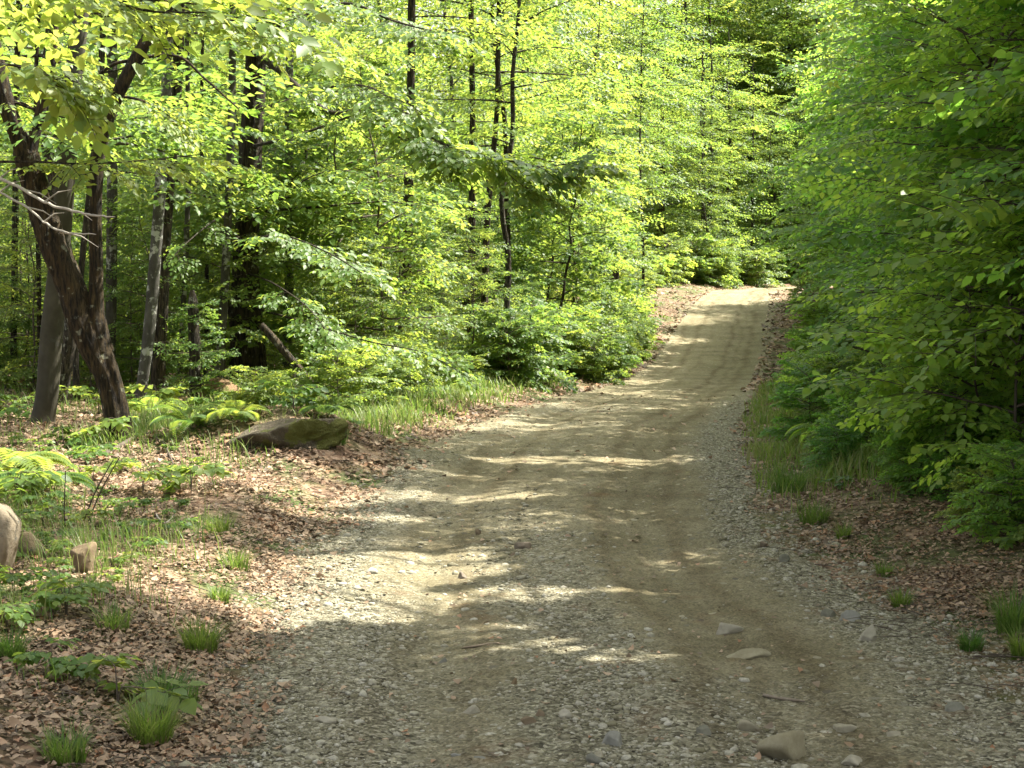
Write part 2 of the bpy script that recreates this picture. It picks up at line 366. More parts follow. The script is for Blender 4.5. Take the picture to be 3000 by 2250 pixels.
def leaf_dead(k):
    V, Fc = leaf_hi(.33, .0); V = V.copy(); a = [.5, -.4, .9, -.7][k]
    V[:, 2] = a * (V[:, 0] - .5) ** 2 + (.8 if k % 2 else -.3) * V[:, 1] ** 2 + [.02, .1, -.05, .05][k] * V[:, 0] * 3 * V[:, 1]
    V[:, 0] -= .5; V[:, 2] -= V[:, 2].min(); return V, Fc
def frame(d, nrm):
    """rotation matrices with x along d and z near nrm"""
    x = d / (np.linalg.norm(d, axis=-1, keepdims=True) + 1e-9)
    y = np.cross(nrm, x); y /= np.linalg.norm(y, axis=-1, keepdims=True) + 1e-9
    z = np.cross(x, y); return np.stack([x, y, z], -1)
def scatter_mesh(name, tmpl, Rm, T, mats):
    V, fs = tmpl; n = len(T); k = len(V)
    out = np.einsum('nij,kj->nki', Rm, V) + T[:, None, :]
    off = (np.arange(n) * k)[:, None, None]
    return mesh_np(name, out.reshape(-1, 3), [(f[None] + off).reshape(-1, f.shape[1]) for f in fs], mats)

def make_spray(seed, nside=7, leaf=.085, droop=.5):
    """a flat leafy branchlet 1 m long along +x: returns leaf frames, leaf bases and twig lines"""
    r = np.random.default_rng(seed); Rm = []; T = []; tw = []
    def curve(p, d, L, n=5):
        pts = [p]; d = d.copy()
        for i in range(n):
            d = d + np.array([0, 0, -.10 * L]) + r.normal(0, .05, 3) * np.array([1, 1, .5]); d /= np.linalg.norm(d); pts.append(pts[-1] + d * L / n)
        return np.array(pts)
    main = curve(np.zeros(3), np.array([1, 0, .12]), 1.0, 8); tw.append((main, .006))
    lines = [(main, .35)]
    for i in range(nside):
        t = .12 + .78 * i / nside; sgn = 1 if i % 2 else -1
        p = main[0] + 0; k = t * 8; a = int(k); p = main[a] + (main[min(a + 1, 8)] - main[a]) * (k - a)
        ang = sgn * R(r.uniform(38, 62)); L = (.62 - .42 * t) * r.uniform(.75, 1.2)
        c = curve(p, np.array([math.cos(ang), math.sin(ang), r.uniform(-.05, .15)]), L); lines.append((c, .12)); tw.append((c, .0035))
    for c, s0 in lines:
        seg = np.linalg.norm(np.diff(c, axis=0), axis=1); ln = seg.sum(); n = max(3, int(ln / (leaf * .72)))
        for i in range(n + 1):
            t = s0 + (1 - s0) * i / n; k = t * (len(c) - 1); a = min(int(k), len(c) - 2)
            p = c[a] + (c[a + 1] - c[a]) * (k - a); d = c[a + 1] - c[a]; d /= np.linalg.norm(d)
            sgn = (1 if i % 2 else -1); ang = sgn * R(r.uniform(35, 70)) if i < n else R(r.uniform(-12, 12))
            ca, sa = math.cos(ang), math.sin(ang)
            dd = np.array([d[0] * ca - d[1] * sa, d[0] * sa + d[1] * ca, -r.uniform(.1, 1.0) * droop * 1.3])
            nn = np.array([r.normal(0, .28), r.normal(0, .28), 1.0])
            s = leaf * r.uniform(.65, 1.2)
            Rm.append(frame(dd, nn) * s); T.append(p + dd * .012)
    return np.array(Rm), np.array(T), tw
SPRAYS = [make_spray(100 + i) for i in range(7)]
SPRAYS_BIG = [make_spray(140 + i, 5, .115, .6) for i in range(4)]
SPRAYS_LO = [make_spray(180 + i, 6, .115) for i in range(5)]
SPRAYS_CAN = [make_spray(220 + i, 7, .125) for i in range(4)]

class Crown:
    def __init__(s): s.R = []; s.T = []; s.tw = Tubes()
    def spray(s, lib, r, p, d, L, tilt=.22, twigs=True, leafscale=1.0):
        Rm, T, tw = lib[r.integers(len(lib))]
        nn = np.array([r.normal(0, tilt), r.normal(0, tilt), 1.0]); M = frame(np.asarray(d, float), nn)
        if r.random() < .5: M = M @ np.diag([1, -1, 1]); Rl = (M @ Rm) @ np.diag([1, -1, 1])
        else: Rl = M @ Rm
        s.R.append(Rl * L ** .35 * leafscale); s.T.append((T * L) @ M.T + p)
        if twigs:
            for c, rad in tw: s.tw.add((c * L) @ M.T + p, rad * L ** .5 * np.linspace(1, .35, len(c)), 3)
    def leaves(s): return np.concatenate(s.R), np.concatenate(s.T)

def limb_curve(p, az, el0, L, r, n=6, flat=.55):
    pts = [np.array(p, float)]; el = el0
    for i in range(n):
        az += r.normal(0, .13); el = el * (1 - flat / n * 1.6) + r.normal(0, .06) - .02
        d = np.array([math.cos(az) * math.cos(el), math.sin(az) * math.cos(el), math.sin(el)]); pts.append(pts[-1] + d * L / n)
    return np.array(pts)

LIMBSKIP = None
def crown_on(stem, hb, ht, Rmax, nl, lib, r, cr, tubes, nspray=6, sl=.85, prof=None, el=(8, 50), twigs=True, gap=.25, limb_r=.016, tilt=.22, side=None, sides=4):
    """limbs and leafy sprays up a stem given as rows of (x, y, z)"""
    st = np.asarray(stem); 
    for i in range(nl):
        t = (i + r.random()) / nl; h = hb + (ht - hb) * t
        p = np.array([np.interp(h, st[:, 2], st[:, k]) for k in range(3)])
        az = i * 2.39996 + r.normal(0, .3)
        if side is not None and r.random() < side[1]: az = side[0] + r.normal(0, .8)
        pr = prof(t) if prof else (.55 + .45 * math.sin(PI * min(1, t * 1.1 + .12))) * (1 - .55 * t ** 2)
        L = Rmax * pr * r.uniform(.7, 1.15); e = R(el[0] + (el[1] - el[0]) * t + r.normal(0, 8))
        c = limb_curve(p, az, e, L, r)
        if LIMBSKIP is not None and LIMBSKIP(c): continue
        tubes.add(c, limb_r * (L / 1.2) ** .6 * np.linspace(1, .3, len(c)), sides)
        m = max(2, int(nspray * L / Rmax + .5))
        for k in range(m + 1):
            u = gap + (1 - gap) * k / m; q = u * (len(c) - 1); a = min(int(q), len(c) - 2)
            pt = c[a] + (c[a + 1] - c[a]) * (q - a); d = c[a + 1] - c[a]; d /= np.linalg.norm(d)
            if k < m:
                ang = (1 if k % 2 else -1) * R(r.uniform(30, 75)); ca, sa = math.cos(ang), math.sin(ang)
                d = np.array([d[0] * ca - d[1] * sa, d[0] * sa + d[1] * ca, d[2] * .5 + r.normal(0, .12)])
            cr.spray(lib, r, pt, d, sl * r.uniform(.65, 1.2), tilt, twigs)

def straight_stem(Hh, r0, r, lean=.05, n=12, wig=.05):
    z = np.linspace(0, 1, n); ax, ay = r.normal(0, lean, 2)
    w = np.cumsum(r.normal(0, wig * Hh / n, (n, 2)), 0); w -= w[0]
    return np.c_[ax * z * Hh + w[:, 0], ay * z * Hh + w[:, 1], z * Hh - .08, r0 * (1 - .8 * z) * (1 + .5 * np.exp(-z * Hh / .25))]

def build_tree(root, stems, bark, leafmat, cr, tubes_extra=None, tmpl=None, do_carve=False, keep=None, crown_name='crown'):
    """stems: Tubes already filled in local coordinates"""
    obj('trunk', stems.mesh('trunk', bark), root)
    if cr is not None and cr.R:
        Rm, T = cr.leaves()
        if do_carve:
            k = carve(T + np.array(root.location)); Rm, T = Rm[k], T[k]
        if len(T):
            co = obj(crown_name, scatter_mesh('crown', tmpl, Rm, T, [leafmat]), root)
            if cr.tw.V and cr.tw is not stems: obj('twigs', cr.tw.mesh('twigs', M_TWIG), co)

HI, LO, MAPLE = leaf_hi(), leaf_lo(), leaf_maple()
HIW = leaf_hi(.36, .06)

def place(x, y): return (x, y, H(x, y))

# ------------------------------------------------------------------ world and sun
w = bpy.data.worlds.new('World'); scene.world = w; w.use_nodes = True
nt = w.node_tree; bg = nt.nodes['Background']; sk = nt.nodes.new('ShaderNodeTexSky'); sk.sky_type = 'NISHITA'; sk.sun_disc = False
sk.sun_elevation = SUN_EL; sk.sun_rotation = SUN_AZ; sk.dust_density = 5; sk.ozone_density = 0.3; hs_ = nt.nodes.new('ShaderNodeHueSaturation'); hs_.inputs['Saturation'].default_value = .22; nt.links.new(sk.outputs[0], hs_.inputs['Color']); nt.links.new(hs_.outputs[0], bg.inputs[0]); bg.inputs[1].default_value = .115
sd = bpy.data.lights.new('sun', 'SUN'); sd.energy = 5; sd.angle = R(.53); sd.color = (1, .94, .83)
so = bpy.data.objects.new('sun', sd); C.objects.link(so)
from mathutils import Vector
so.rotation_euler = Vector(SUN).to_track_quat('Z', 'Y').to_euler(); so.location = (20, 10, 40)
scene.view_settings.view_transform = 'Standard'; scene.view_settings.look = 'None'; scene.view_settings.exposure = 2.08
cy = scene.cycles; cy.max_bounces = 7; cy.diffuse_bounces = 3; cy.transmission_bounces = 4; cy.glossy_bounces = 2; cy.transparent_max_bounces = 4
cy.sample_clamp_indirect = 6; cy.use_denoising = True

# ------------------------------------------------------------------ ground and road
ys = [-12.0]
while ys[-1] < 230: ys.append(ys[-1] + max(.05, .011 * abs(ys[-1] - 1)))
ys = np.array(ys); us = np.linspace(-1, 1, 281); us = .22 * us + .78 * us ** 3
hw_ = 14 + .75 * np.clip(ys, 0, 300)
X = (us[None, :] * hw_[:, None]) + np.interp(ys, yy, (tL + tR) / 2)[:, None] * np.clip(1 - ys / 160, 0, 1)[:, None]; Y = np.repeat(ys[:, None], len(us), 1)
Z = height(X, Y, True)
c_ = (xl(Y) + xr(Y)) / 2; h_ = (xr(Y) - xl(Y)) / 2
Z = Z - .07 * (1 - sstep(.80, .98, np.abs(X - c_) / h_)) * (Y < 98)
Z = Z + .02 * (fbm(X * 6, Y * 6, 41, 3) - .5) * (np.abs(X - c_) > h_)
def grid_faces(a, b):
    i = np.arange(a - 1)[:, None] * b; j = np.arange(b - 1)[None, :]
    return np.stack([i + j, i + j + 1, i + b + j + 1, i + b + j], -1).reshape(-1, 4)
g = obj('ground', mesh_np('ground', np.stack([X, Y, Z], -1).reshape(-1, 3), [grid_faces(*X.shape)], [M_GROUND], True)); tag(g, kind='structure')
ys = [-11.0]
while ys[-1] < 97: ys.append(ys[-1] + max(.02, .0028 * abs(ys[-1])))
ys = np.array(ys); us = np.linspace(-1, 1, 231)
a_ = xl(ys) - .12 + .22 * (fbm(ys * .9, ys * 0, 51) - .5) * 2 + .05 * (vnoise(ys * 5, ys * 0, 52) - .5)
b_ = xr(ys) + .12 + .22 * (fbm(ys * .9, ys * 0, 53) - .5) * 2 + .05 * (vnoise(ys * 5, ys * 0, 54) - .5)
X = (a_ + b_)[:, None] / 2 + us[None, :] * ((b_ - a_) / 2)[:, None]; Y = np.repeat(ys[:, None], len(us), 1)
edge = sstep(.93, 1.0, np.abs(us))[None, :]
Z = height(X, Y, True) + .004 + 0.008 * (fbm(X * 7, Y * 7, 61, 3) - .5) + .022 * (fbm(X * 19, Y * 19, 62, 2) - .5) + .016 * (fbm((X - (a_ + b_)[:, None] / 2) * 5, Y * .35, 64, 3) - .5) + .03 * np.clip(fbm(X * 3.1, Y * 2.2, 65, 4) - .56, 0, 1) - .05 * edge ** 2
def gravel_field(x, y):
    a = xl(y); b = xr(y); s = x - (a + b) / 2; hw = (b - a) / 2
    v = .36 + .38 * np.exp(-((s + .05) / .34) ** 2) * sstep(14, 9, y) + .55 * sstep(.35, .9, -s / hw) * sstep(18, 12, y) + .62 * sstep(.62, .92, s / hw)
    v = v - .42 * np.exp(-((s - .72) / .5) ** 2) - .16 * np.exp(-((s + .75) / .3) ** 2)
    v = v + .9 * (fbm(x * .9, y * .45, 71) - .5) + .35 * sstep(8.5, 6.5, y)
    return np.clip(v * (1 - .6 * sstep(22, 34, y)), 0, 1)
me = mesh_np('dirt_road', np.stack([X, Y, Z], -1).reshape(-1, 3), [grid_faces(*X.shape)], [M_ROAD], True)
at = me.attributes.new('gravel', 'FLOAT', 'POINT'); at.data.foreach_set('value', gravel_field(X, Y).ravel().astype(np.float32))
s_ = X - (a_ + b_)[:, None] / 2; wv_ = .12 * (fbm(Y * .25, Y * 0, 66, 2) - .5)
tr = sum(np.exp(-((s_ - c + wv_) / w_) ** 2) * k for c, w_, k in ((.42, .07, 1), (.98, .10, .9), (-.62, .08, .8), (-1.05, .09, .7), (.70, .05, .6), (-.2, .06, .5)))
at = me.attributes.new('track', 'FLOAT', 'POINT'); at.data.foreach_set('value', (tr * (.35 + 1.1 * fbm(X * 1.1, Y * .3, 67, 3))).ravel().astype(np.float32))
tag(obj('dirt_road', me), kind='structure')

# ------------------------------------------------------------------ gravel, dead leaves, grass (uncountable)
def ico(sub):
    import bmesh
    bm = bmesh.new(); bmesh.ops.create_icosphere(bm, subdivisions=sub, radius=1)
    V = np.array([v.co[:] for v in bm.verts]); Fc = np.array([[v.index for v in f.verts] for f in bm.faces]); bm.free(); return V, Fc
def rot_z(a):
    c, s = np.cos(a), np.sin(a); z = np.zeros_like(a); o = np.ones_like(a)
    return np.stack([np.stack([c, -s, z], -1), np.stack([s, c, z], -1), np.stack([z, z, o], -1)], -2)
def sample(n, y0, y1, fx, pw=1.6):
    """points with more of them near the camera; fx(y, u) gives x"""
    u = rng.random(n); y = (y0 ** (1 - pw) + u * (y1 ** (1 - pw) - y0 ** (1 - pw))) ** (1 / (1 - pw))
    return fx(y, rng.random(n)), y
def rock_mesh(seed, sub=4, ang=.7, rough=.10):
    r = np.random.default_rng(seed); V, Fc = ico(sub); nk = 10
    nn = r.normal(0, 1, (nk, 3)); nn /= np.linalg.norm(nn, axis=1)[:, None]; hk = r.uniform(.5, 1.0, nk)
    dts = V @ nn.T; rad = np.min(np.where(dts > .08, hk / np.maximum(dts, .08), 9), 1); rad = np.minimum(rad, 1.3)
    rad = ang * rad + (1 - ang) * .9; f = fbm(V[:, 0] * 2 + V[:, 2] * 1.3 + seed, V[:, 1] * 2 - V[:, 2], seed, 5) - .5
    return V * (rad * (1 + rough * 2.4 * f))[:, None], Fc
V0, F0 = ico(1)
parts_V = []; parts_F = []; off = 0
n = 110000
x, y = sample(n, 5.0, 26, lambda y, u: xl(y) - .25 + u * (xr(y) - xl(y) + .7), 2.0)
k = rng.random(n) < np.clip(gravel_field(x, y) * 1.2 - .12, .05, 1) ** 1.5; x, y = x[k], y[k]; n = len(x)
s = np.clip(.0055 * np.exp(rng.normal(0, .52, n)) * (1 + 1.1 * (rng.random(n) < .04)), .003, .03) * np.clip(y / 9, .8, 1.3)
z = height(x, y)
for t in range(8):
    k = np.arange(t, n, 8); m = len(k)
    V = V0 * (1 + .38 * (rng.random((len(V0), 1)) - .5)) * np.array([1.2, .9, .62])
    Rm = rot_z(rng.random(m) * 6.28) * (s[k][:, None, None])
    out = np.einsum('nij,kj->nki', Rm, V) + np.stack([x[k], y[k], z[k] + s[k] * .12], -1)[:, None]
    parts_V.append(out.reshape(-1, 3)); parts_F.append((F0[None] + (np.arange(m) * len(V0))[:, None, None]).reshape(-1, 3) + off); off += m * len(V0)
for t in range(12):                       # the coarser stones of the gravel
    V, Fc = rock_mesh(40 + t, 2, .9); m = 50; x, y = sample(m, 5.2, 12, lambda y, u: xl(y) - .1 + u * (xr(y) - xl(y) + .5), 2.4)
    k = rng.random(m) < np.clip(gravel_field(x, y) * 1.5 - .2, .08, 1); x, y = x[k], y[k]; m = len(x); ss = .017 * np.exp(rng.normal(0, .38, m))
    out = np.einsum('nij,kj->nki', rot_z(rng.random(m) * 6.28) * ss[:, None, None], V * np.array([1.25, .95, .62])) + np.stack([x, y, height(x, y) + ss * .12], -1)[:, None]
    parts_V.append(out.reshape(-1, 3)); parts_F.append((Fc[None] + (np.arange(m) * len(V))[:, None, None]).reshape(-1, 3) + off); off += m * len(V)
tag(obj('gravel', mesh_np('gravel', np.concatenate(parts_V), [np.concatenate(parts_F)], [M_GRAVEL], False)), 'loose grey gravel strewn over the dirt road', kind='stuff')

def litter(name, n, y0, y1, fx, label, pw, size, dens=None):
    x, y = sample(n, y0, y1, fx, pw)
    if dens is not None:
        k = rng.random(n) < dens(x, y) * np.clip(2.6 * fbm(x * 1.7, y * 1.7, 83) - .55, .12, 1); x, y = x[k], y[k]
    n = len(x); z = height(x, y); Vs = []; T3 = []; T4 = []; off = 0
    s = size * np.exp(rng.normal(0, .36, n)) * np.clip(y / 12, .9, 1.9)
    for t in range(4):
        k = np.arange(t, n, 4); m = len(k); V, fs = leaf_dead(t)
        nn = np.stack([rng.normal(0, .24, m), rng.normal(0, .24, m), np.ones(m)], -1); a = rng.random(m) * 6.28
        Rm = frame(np.stack([np.cos(a), np.sin(a), rng.normal(0, .25, m)], -1), nn) * s[k][:, None, None]
        out = np.einsum('nij,kj->nki', Rm, V) + np.stack([x[k], y[k], z[k] + .004 + rng.random(m) * .022], -1)[:, None]
        Vs.append(out.reshape(-1, 3)); o = (np.arange(m) * len(V))[:, None, None] + off
        T3.append((fs[0][None] + o).reshape(-1, 3)); T4.append((fs[1][None] + o).reshape(-1, 4)); off += m * len(V)
    tag(obj(name, mesh_np(name, np.concatenate(Vs), [np.concatenate(T3), np.concatenate(T4)], [M_LITTER])), label, kind='stuff')
litter('leaf_litter', 230000, 5.2, 30, lambda y, u: xl(y) + .30 - (u ** 1.1) * (.38 * y + 2.6 + xl(y)), 'brown dead leaves covering the left verge and forest floor', 1.7, .032,
       lambda x, y: np.clip(1.0 - .95 * sstep(-.35, .25, x - xl(y) + .5 * (fbm(x * 1.1, y * 1.1, 81) - .5)), 0, 1))
litter('leaf_litter', 140000, 5.2, 26, lambda y, u: xr(y) - .35 + u * (np.maximum(.36 * y + 1.6 - xr(y), 1.6)), 'brown dead leaves covering the right verge under the bushes', 1.7, .032,
       lambda x, y: np.clip(.95 * sstep(-.1, .7, x - xr(y) + .7 * (fbm(x * 1.1, y * 1.1, 82) - .5) - .35 * sstep(9, 7, y)), 0, 1))
litter('leaf_litter', 9000, 30, 75, lambda y, u: np.where(u < .5, xl(y) - 5 * (u * 2) ** 1.5 + .2, xr(y) + 3 * (u * 2 - 1) - .2), 'brown dead leaves along the verges of the far road', 1.2, .06)
litter('leaf_litter', 1000, 5.5, 30, lambda y, u: xl(y) + u * (xr(y) - xl(y)), 'stray dead leaves and bark flakes scattered on the dirt road', 2.0, .030)

def twig_litter(n):
    x1, y1 = sample(n // 2, 5.3, 20, lambda y, u: xl(y) + .1 - u * (.34 * y + xl(y)), 1.7); x2, y2 = sample(n // 2, 5.3, 20, lambda y, u: xr(y) - .1 + u * np.maximum(.34 * y - xr(y), 1), 1.7)
    x = np.r_[x1, x2]; y = np.r_[y1, y2]; t = Tubes()
    for a, b in zip(x, y):
        az = rng.random() * 6.28; l = rng.uniform(.04, .16); r0 = rng.uniform(.0015, .004); q = np.array([[a, b, H(a, b) + .018], [a + l * math.cos(az), b + l * math.sin(az), 0], [a + 2 * l * math.cos(az + rng.normal(0, .3)), b + 2 * l * math.sin(az + rng.normal(0, .3)), 0]])
        q[1, 2] = H(*q[1, :2]) + .03; q[2, 2] = H(*q[2, :2]) + .022; t.add(q, [r0, r0 * .8, r0 * .4], 4)
    tag(obj('twig_litter', t.mesh('twig_litter', M_TWIG)), 'thin dead twigs scattered through the leaf litter', kind='stuff')
twig_litter(700)
def blades(n, hgt, r, spread, wid=.006, bend=.6):
    """n grass blades as tapering strips of three quads"""
    a = r.random(n) * 6.28; d = spread * np.sqrt(r.random(n)); p = np.stack([d * np.cos(a), d * np.sin(a), np.zeros(n)], -1)
    az = a + r.normal(0, .8, n); h = hgt * r.uniform(.55, 1.1, n); b = bend * r.uniform(.2, 1.1, n) * h
    return blade_mesh(p, az, h, b, wid * r.uniform(.6, 1.2, n))
def blade_mesh(p, az, h, b, wd):
    n = len(p); t = np.array([0, .4, .75, 1.0]); dx = np.stack([np.cos(az), np.sin(az)], -1); sx = np.stack([-np.sin(az), np.cos(az)], -1)
    ctr = np.zeros((n, 4, 3)); ctr[:, :, :2] = p[:, None, :2] + dx[:, None] * (b[:, None] * t ** 2)[:, :, None]; ctr[:, :, 2] = p[:, None, 2] + (h[:, None] * (t - .25 * t ** 2 * (b / h)[:, None]))
    wv = (wd[:, None] * np.array([1, .85, .5, .06]))[:, :, None] * sx[:, None]
    L_ = ctr.copy(); L_[:, :, :2] -= wv; R_ = ctr.copy(); R_[:, :, :2] += wv
    V = np.stack([L_, R_], 2).reshape(n, 8, 3); q = np.array([[0, 1, 3, 2], [2, 3, 5, 4], [4, 5, 7, 6]])
    return V.reshape(-1, 3), (q[None] + (np.arange(n) * 8)[:, None, None]).reshape(-1, 4)
def grass(name, n, y0, y1, fx, label, hgt, dens, wid=.005, pw=1.3):
    x, y = sample(n, y0, y1, fx, pw); k = rng.random(n) < dens(x, y); x, y = x[k], y[k]; n = len(x)
    h = hgt * rng.uniform(.5, 1.25, n) * (.15 + 1.7 * np.clip((fbm(x * 1.5, y * 1.5, 91) - .5) * 2 + .5, 0, 1)); b = h * rng.uniform(.1, .8, n)
    V, q = blade_mesh(np.stack([x, y, height(x, y) - .01], -1), rng.random(n) * 6.28, h, b, wid * rng.uniform(.7, 1.3, n) * np.clip(y / 14, .7, 2.4))
    tag(obj(name, mesh_np(name, V, [q], [M_GRASS])), label, kind='stuff')
grass('grass', 60000, 14, 44, lambda y, u: xl(y) - .15 - u * (1.2 + .11 * y), 'long green grass on the left verge of the road', .17,
      lambda x, y: np.clip(sstep(.18, .9, (xl(y) - x)) * sstep(16.5, 20.5, y + (xl(y) - x) * .5 + 2 * (fbm(x * .8, y * .8, 92) - .5)) * (fbm(x * .9, y * .9, 93) * 1.9 - .25), 0, 1))
grass('grass', 42000, 9.5, 34, lambda y, u: xr(y) + .05 + u * 2.6, 'long green grass on the right verge of the road', .16,
      lambda x, y: np.clip(sstep(.0, .35, x - xr(y)) * sstep(12.6, 15.5, y + .9 * (fbm(x, y, 94) - .5)) * (fbm(x * 1.1, y * .8, 95) * 2.4 - .35), 0, 1))
grass('grass', 52000, 5.5, 24, lambda y, u: xl(y) - .3 - u * (.36 * y + 1.5), 'thin pale grass scattered through the dead leaves', .16,
      lambda x, y: np.clip((fbm(x * .8 + 3, y * .8, 96) - .42) * 4, 0, .9) * sstep(.3, 1.2, xl(y) - x) , .0035)

# ------------------------------------------------------------------ canopy trees right of the road (tall, added to shade the road, crowns carved for its sun flecks)
def canopy_tree(x, y, Hh, hb, Rm, seed, label, nl=30, r0=.15):
    r = np.random.default_rng(seed); root = thing('beech_tree', label, 'tree', place(x, y), 'added shade trees right of the road')
    st = straight_stem(Hh, r0, r, .02); tb = Tubes(); s = spline(st, 3); tb.add(s[:, :3], s[:, 3], 9, .12)
    cr = Crown(); global LIMBSKIP
    def LIMBSKIP(c):
        q = c + np.array(root.location); h = q[:, 2] + 2.25; gx = q[:, 0] - SUN[0] / SUN[2] * h; gy = q[:, 1] - SUN[1] / SUN[2] * h
        return (lit(gx, gy) > .9).mean() > .5
    crown_on(st, hb, Hh * .98, Rm, nl, SPRAYS_CAN, r, cr, tb, 8, 1.25, twigs=False, el=(4, 45), limb_r=.03)
    LIMBSKIP = None
    build_tree(root, tb, M_BARK, M_LEAF, cr, tmpl=LO, do_carve=True)
CAN = 'tall tree added right of the road, its crown shaped to shade the road'
rows = [(3.6, 3.4), (4.3, 7.5), (5.3, 10.8), (5.6, 14.2), (6.3, 18), (7.2, 22), (8.1, 26.5), (9.4, 31), (10.4, 36), (11.6, 41), (12.2, 46), (13.6, 52),
        (3.9, .6), (5.2, -2), (6.6, 1.6), (5.0, 5.2), (7.4, 5.5), (7.4, 9.2), (6.3, 8.2), (5.9, 9.7), (7.0, 11.6), (10.4, 16), (13, 30),
        ]
for i, (x, y) in enumerate(rows):
    canopy_tree(x, y, rng.uniform(12.5, 15), 4.8, rng.uniform(3.0, 3.7), 300 + i, CAN, 46 if i < 21 else 22)

# ------------------------------------------------------------------ sapling kinds
def sapling_kind(name, label, cat, seed, Hh, r0, hb, Rmax, nl, lib, tmpl, leafm, bark, group, twigs=True, nspray=5, sl=.8, prof=None, el=(5, 50), tilt=.4, carved=None):
    r = np.random.default_rng(seed); root = thing(name, label, cat, (0, 0, -50), group)
    st = straight_stem(Hh, r0, r, .05, wig=.12); tb = Tubes(); s = spline(st, 3); tb.add(s[:, :3], s[:, 3], 7)
    cr = Crown(); crown_on(st, hb, Hh * .97, Rmax, nl, lib, r, cr, tb, nspray, sl, prof, el, twigs, tilt=tilt)
    build_tree(root, tb, bark, leafm, cr, tmpl=tmpl); return root
class Pool:
    """first use moves the kind itself, later uses copy it"""
    def __init__(s, root): s.root = root; s.used = False
    def put(s, loc, rz, sc, label=None, group=None):
        if not s.used:
            s.used = True; o = s.root; o.location = loc; o.rotation_euler = (0, 0, rz); o.scale = (sc,) * 3 if not isinstance(sc, tuple) else sc
            if label: o['label'] = label
            if group: o['group'] = group
            return o
        return dup(s.root, loc, rz, sc, label, group)
G_L = 'saplings of the sunlit left woods'; L_L = 'slender green sapling among many in the sunlit woods left of the road'
G_R = 'leafy saplings walling the right side of the road'; L_R = 'dense shaded green sapling in the leafy wall along the right side of the road'
G_F = 'trees of the far woods beyond the bend'; L_F = 'sunlit yellow green tree in the far woods beyond the bend'
NEAR = [Pool(sapling_kind('beech_sapling', L_L, 'sapling', 400 + i, 5.2, .028, .5, 1.35, 26, SPRAYS, HI, M_LEAF, M_TWIG, G_L)) for i in range(3)] + \
       [Pool(sapling_kind('maple_sapling', L_L, 'sapling', 410, 5.0, .03, .7, 1.3, 24, [make_spray(260 + i, 5, .11, .7) for i in range(4)], MAPLE, M_LEAF, M_TWIG, G_L))]
MID = [Pool(sapling_kind('beech_sapling', L_L, 'sapling', 420 + i, 7.0, .04, .6, 1.7, 34, SPRAYS_LO, LO, M_LEAF, M_BARK, G_L, twigs=False, sl=.9)) for i in range(4)] + \
      [Pool(sapling_kind('maple_sapling', L_L, 'sapling', 430, 7.0, .045, .8, 1.8, 30, [make_spray(280 + i, 5, .14, .7) for i in range(4)], MAPLE, M_LEAF, M_BARK, G_L, twigs=False, sl=.9))]
FAR = [Pool(sapling_kind('broadleaf_tree', L_F, 'tree', 440 + i, 10.5, .08, .8, 2.4, 44, SPRAYS_CAN, LO, M_LEAF, M_BARK, G_F, twigs=False, sl=1.15, nspray=6)) for i in range(3)]
fat = lambda t: (.75 + .35 * math.sin(PI * min(1, t * 1.2))) * (1 - .5 * t ** 2)
WALL = [Pool(sapling_kind('leafy_sapling', L_R, 'sapling', 460 + i, 6.0, .035, 01.0, 1.75, 38, SPRAYS if i < 2 else [make_spray(340 + j, 6, .11, .6) for j in range(4)], HIW, M_DARK, M_TWIG, G_R, twigs=True, nspray=6, prof=fat, el=(0, 42), tilt=.3)) for i in range(3)]
BIGL = Pool(sapling_kind('hobblebush', 'broad leaved green shrub leaning out of the right hand bushes', 'shrub', 470, 2.6, .02, .3, 1.1, 18, SPRAYS_BIG, HIW, M_DARK, M_TWIG, 'broad leaved shrubs at the right'))

def free(x, y, pts, dmin): return all((x - a) ** 2 + (y - b) ** 2 > dmin ** 2 for a, b in pts)
# right wall: rows of saplings from the verge back
pts = []
for row, (o0, step) in enumerate([(2.25, 1.5), (3.6, 1.7), (5.4, 2.2)]):
    y = 9.6 + row * .5
    while y < 60:
        x = float(xr(y)) + o0 + .75 * float(sstep(13.5, 17, y)) + .5 * float(sstep(21, 29, y)) - .5 * float(sstep(33, 40, y)) + rng.normal(0, .22) + .02 * max(0, y - 25) + .6 * max(0, 12.4 - y) * .5 + .9 * float(sstep(14.8, 12.8, y))
        sc = rng.uniform(.85, 1.15) * (1 + .1 * row) * (.85 if row and y < 17 else 1) * (1 + .35 * float(sstep(26, 40, y)))
        WALL[rng.integers(3)].put(place(x, y), rng.random() * 6.28, sc); pts.append((x, y)); y += step * rng.uniform(.85, 1.2) * (1 + .012 * y)
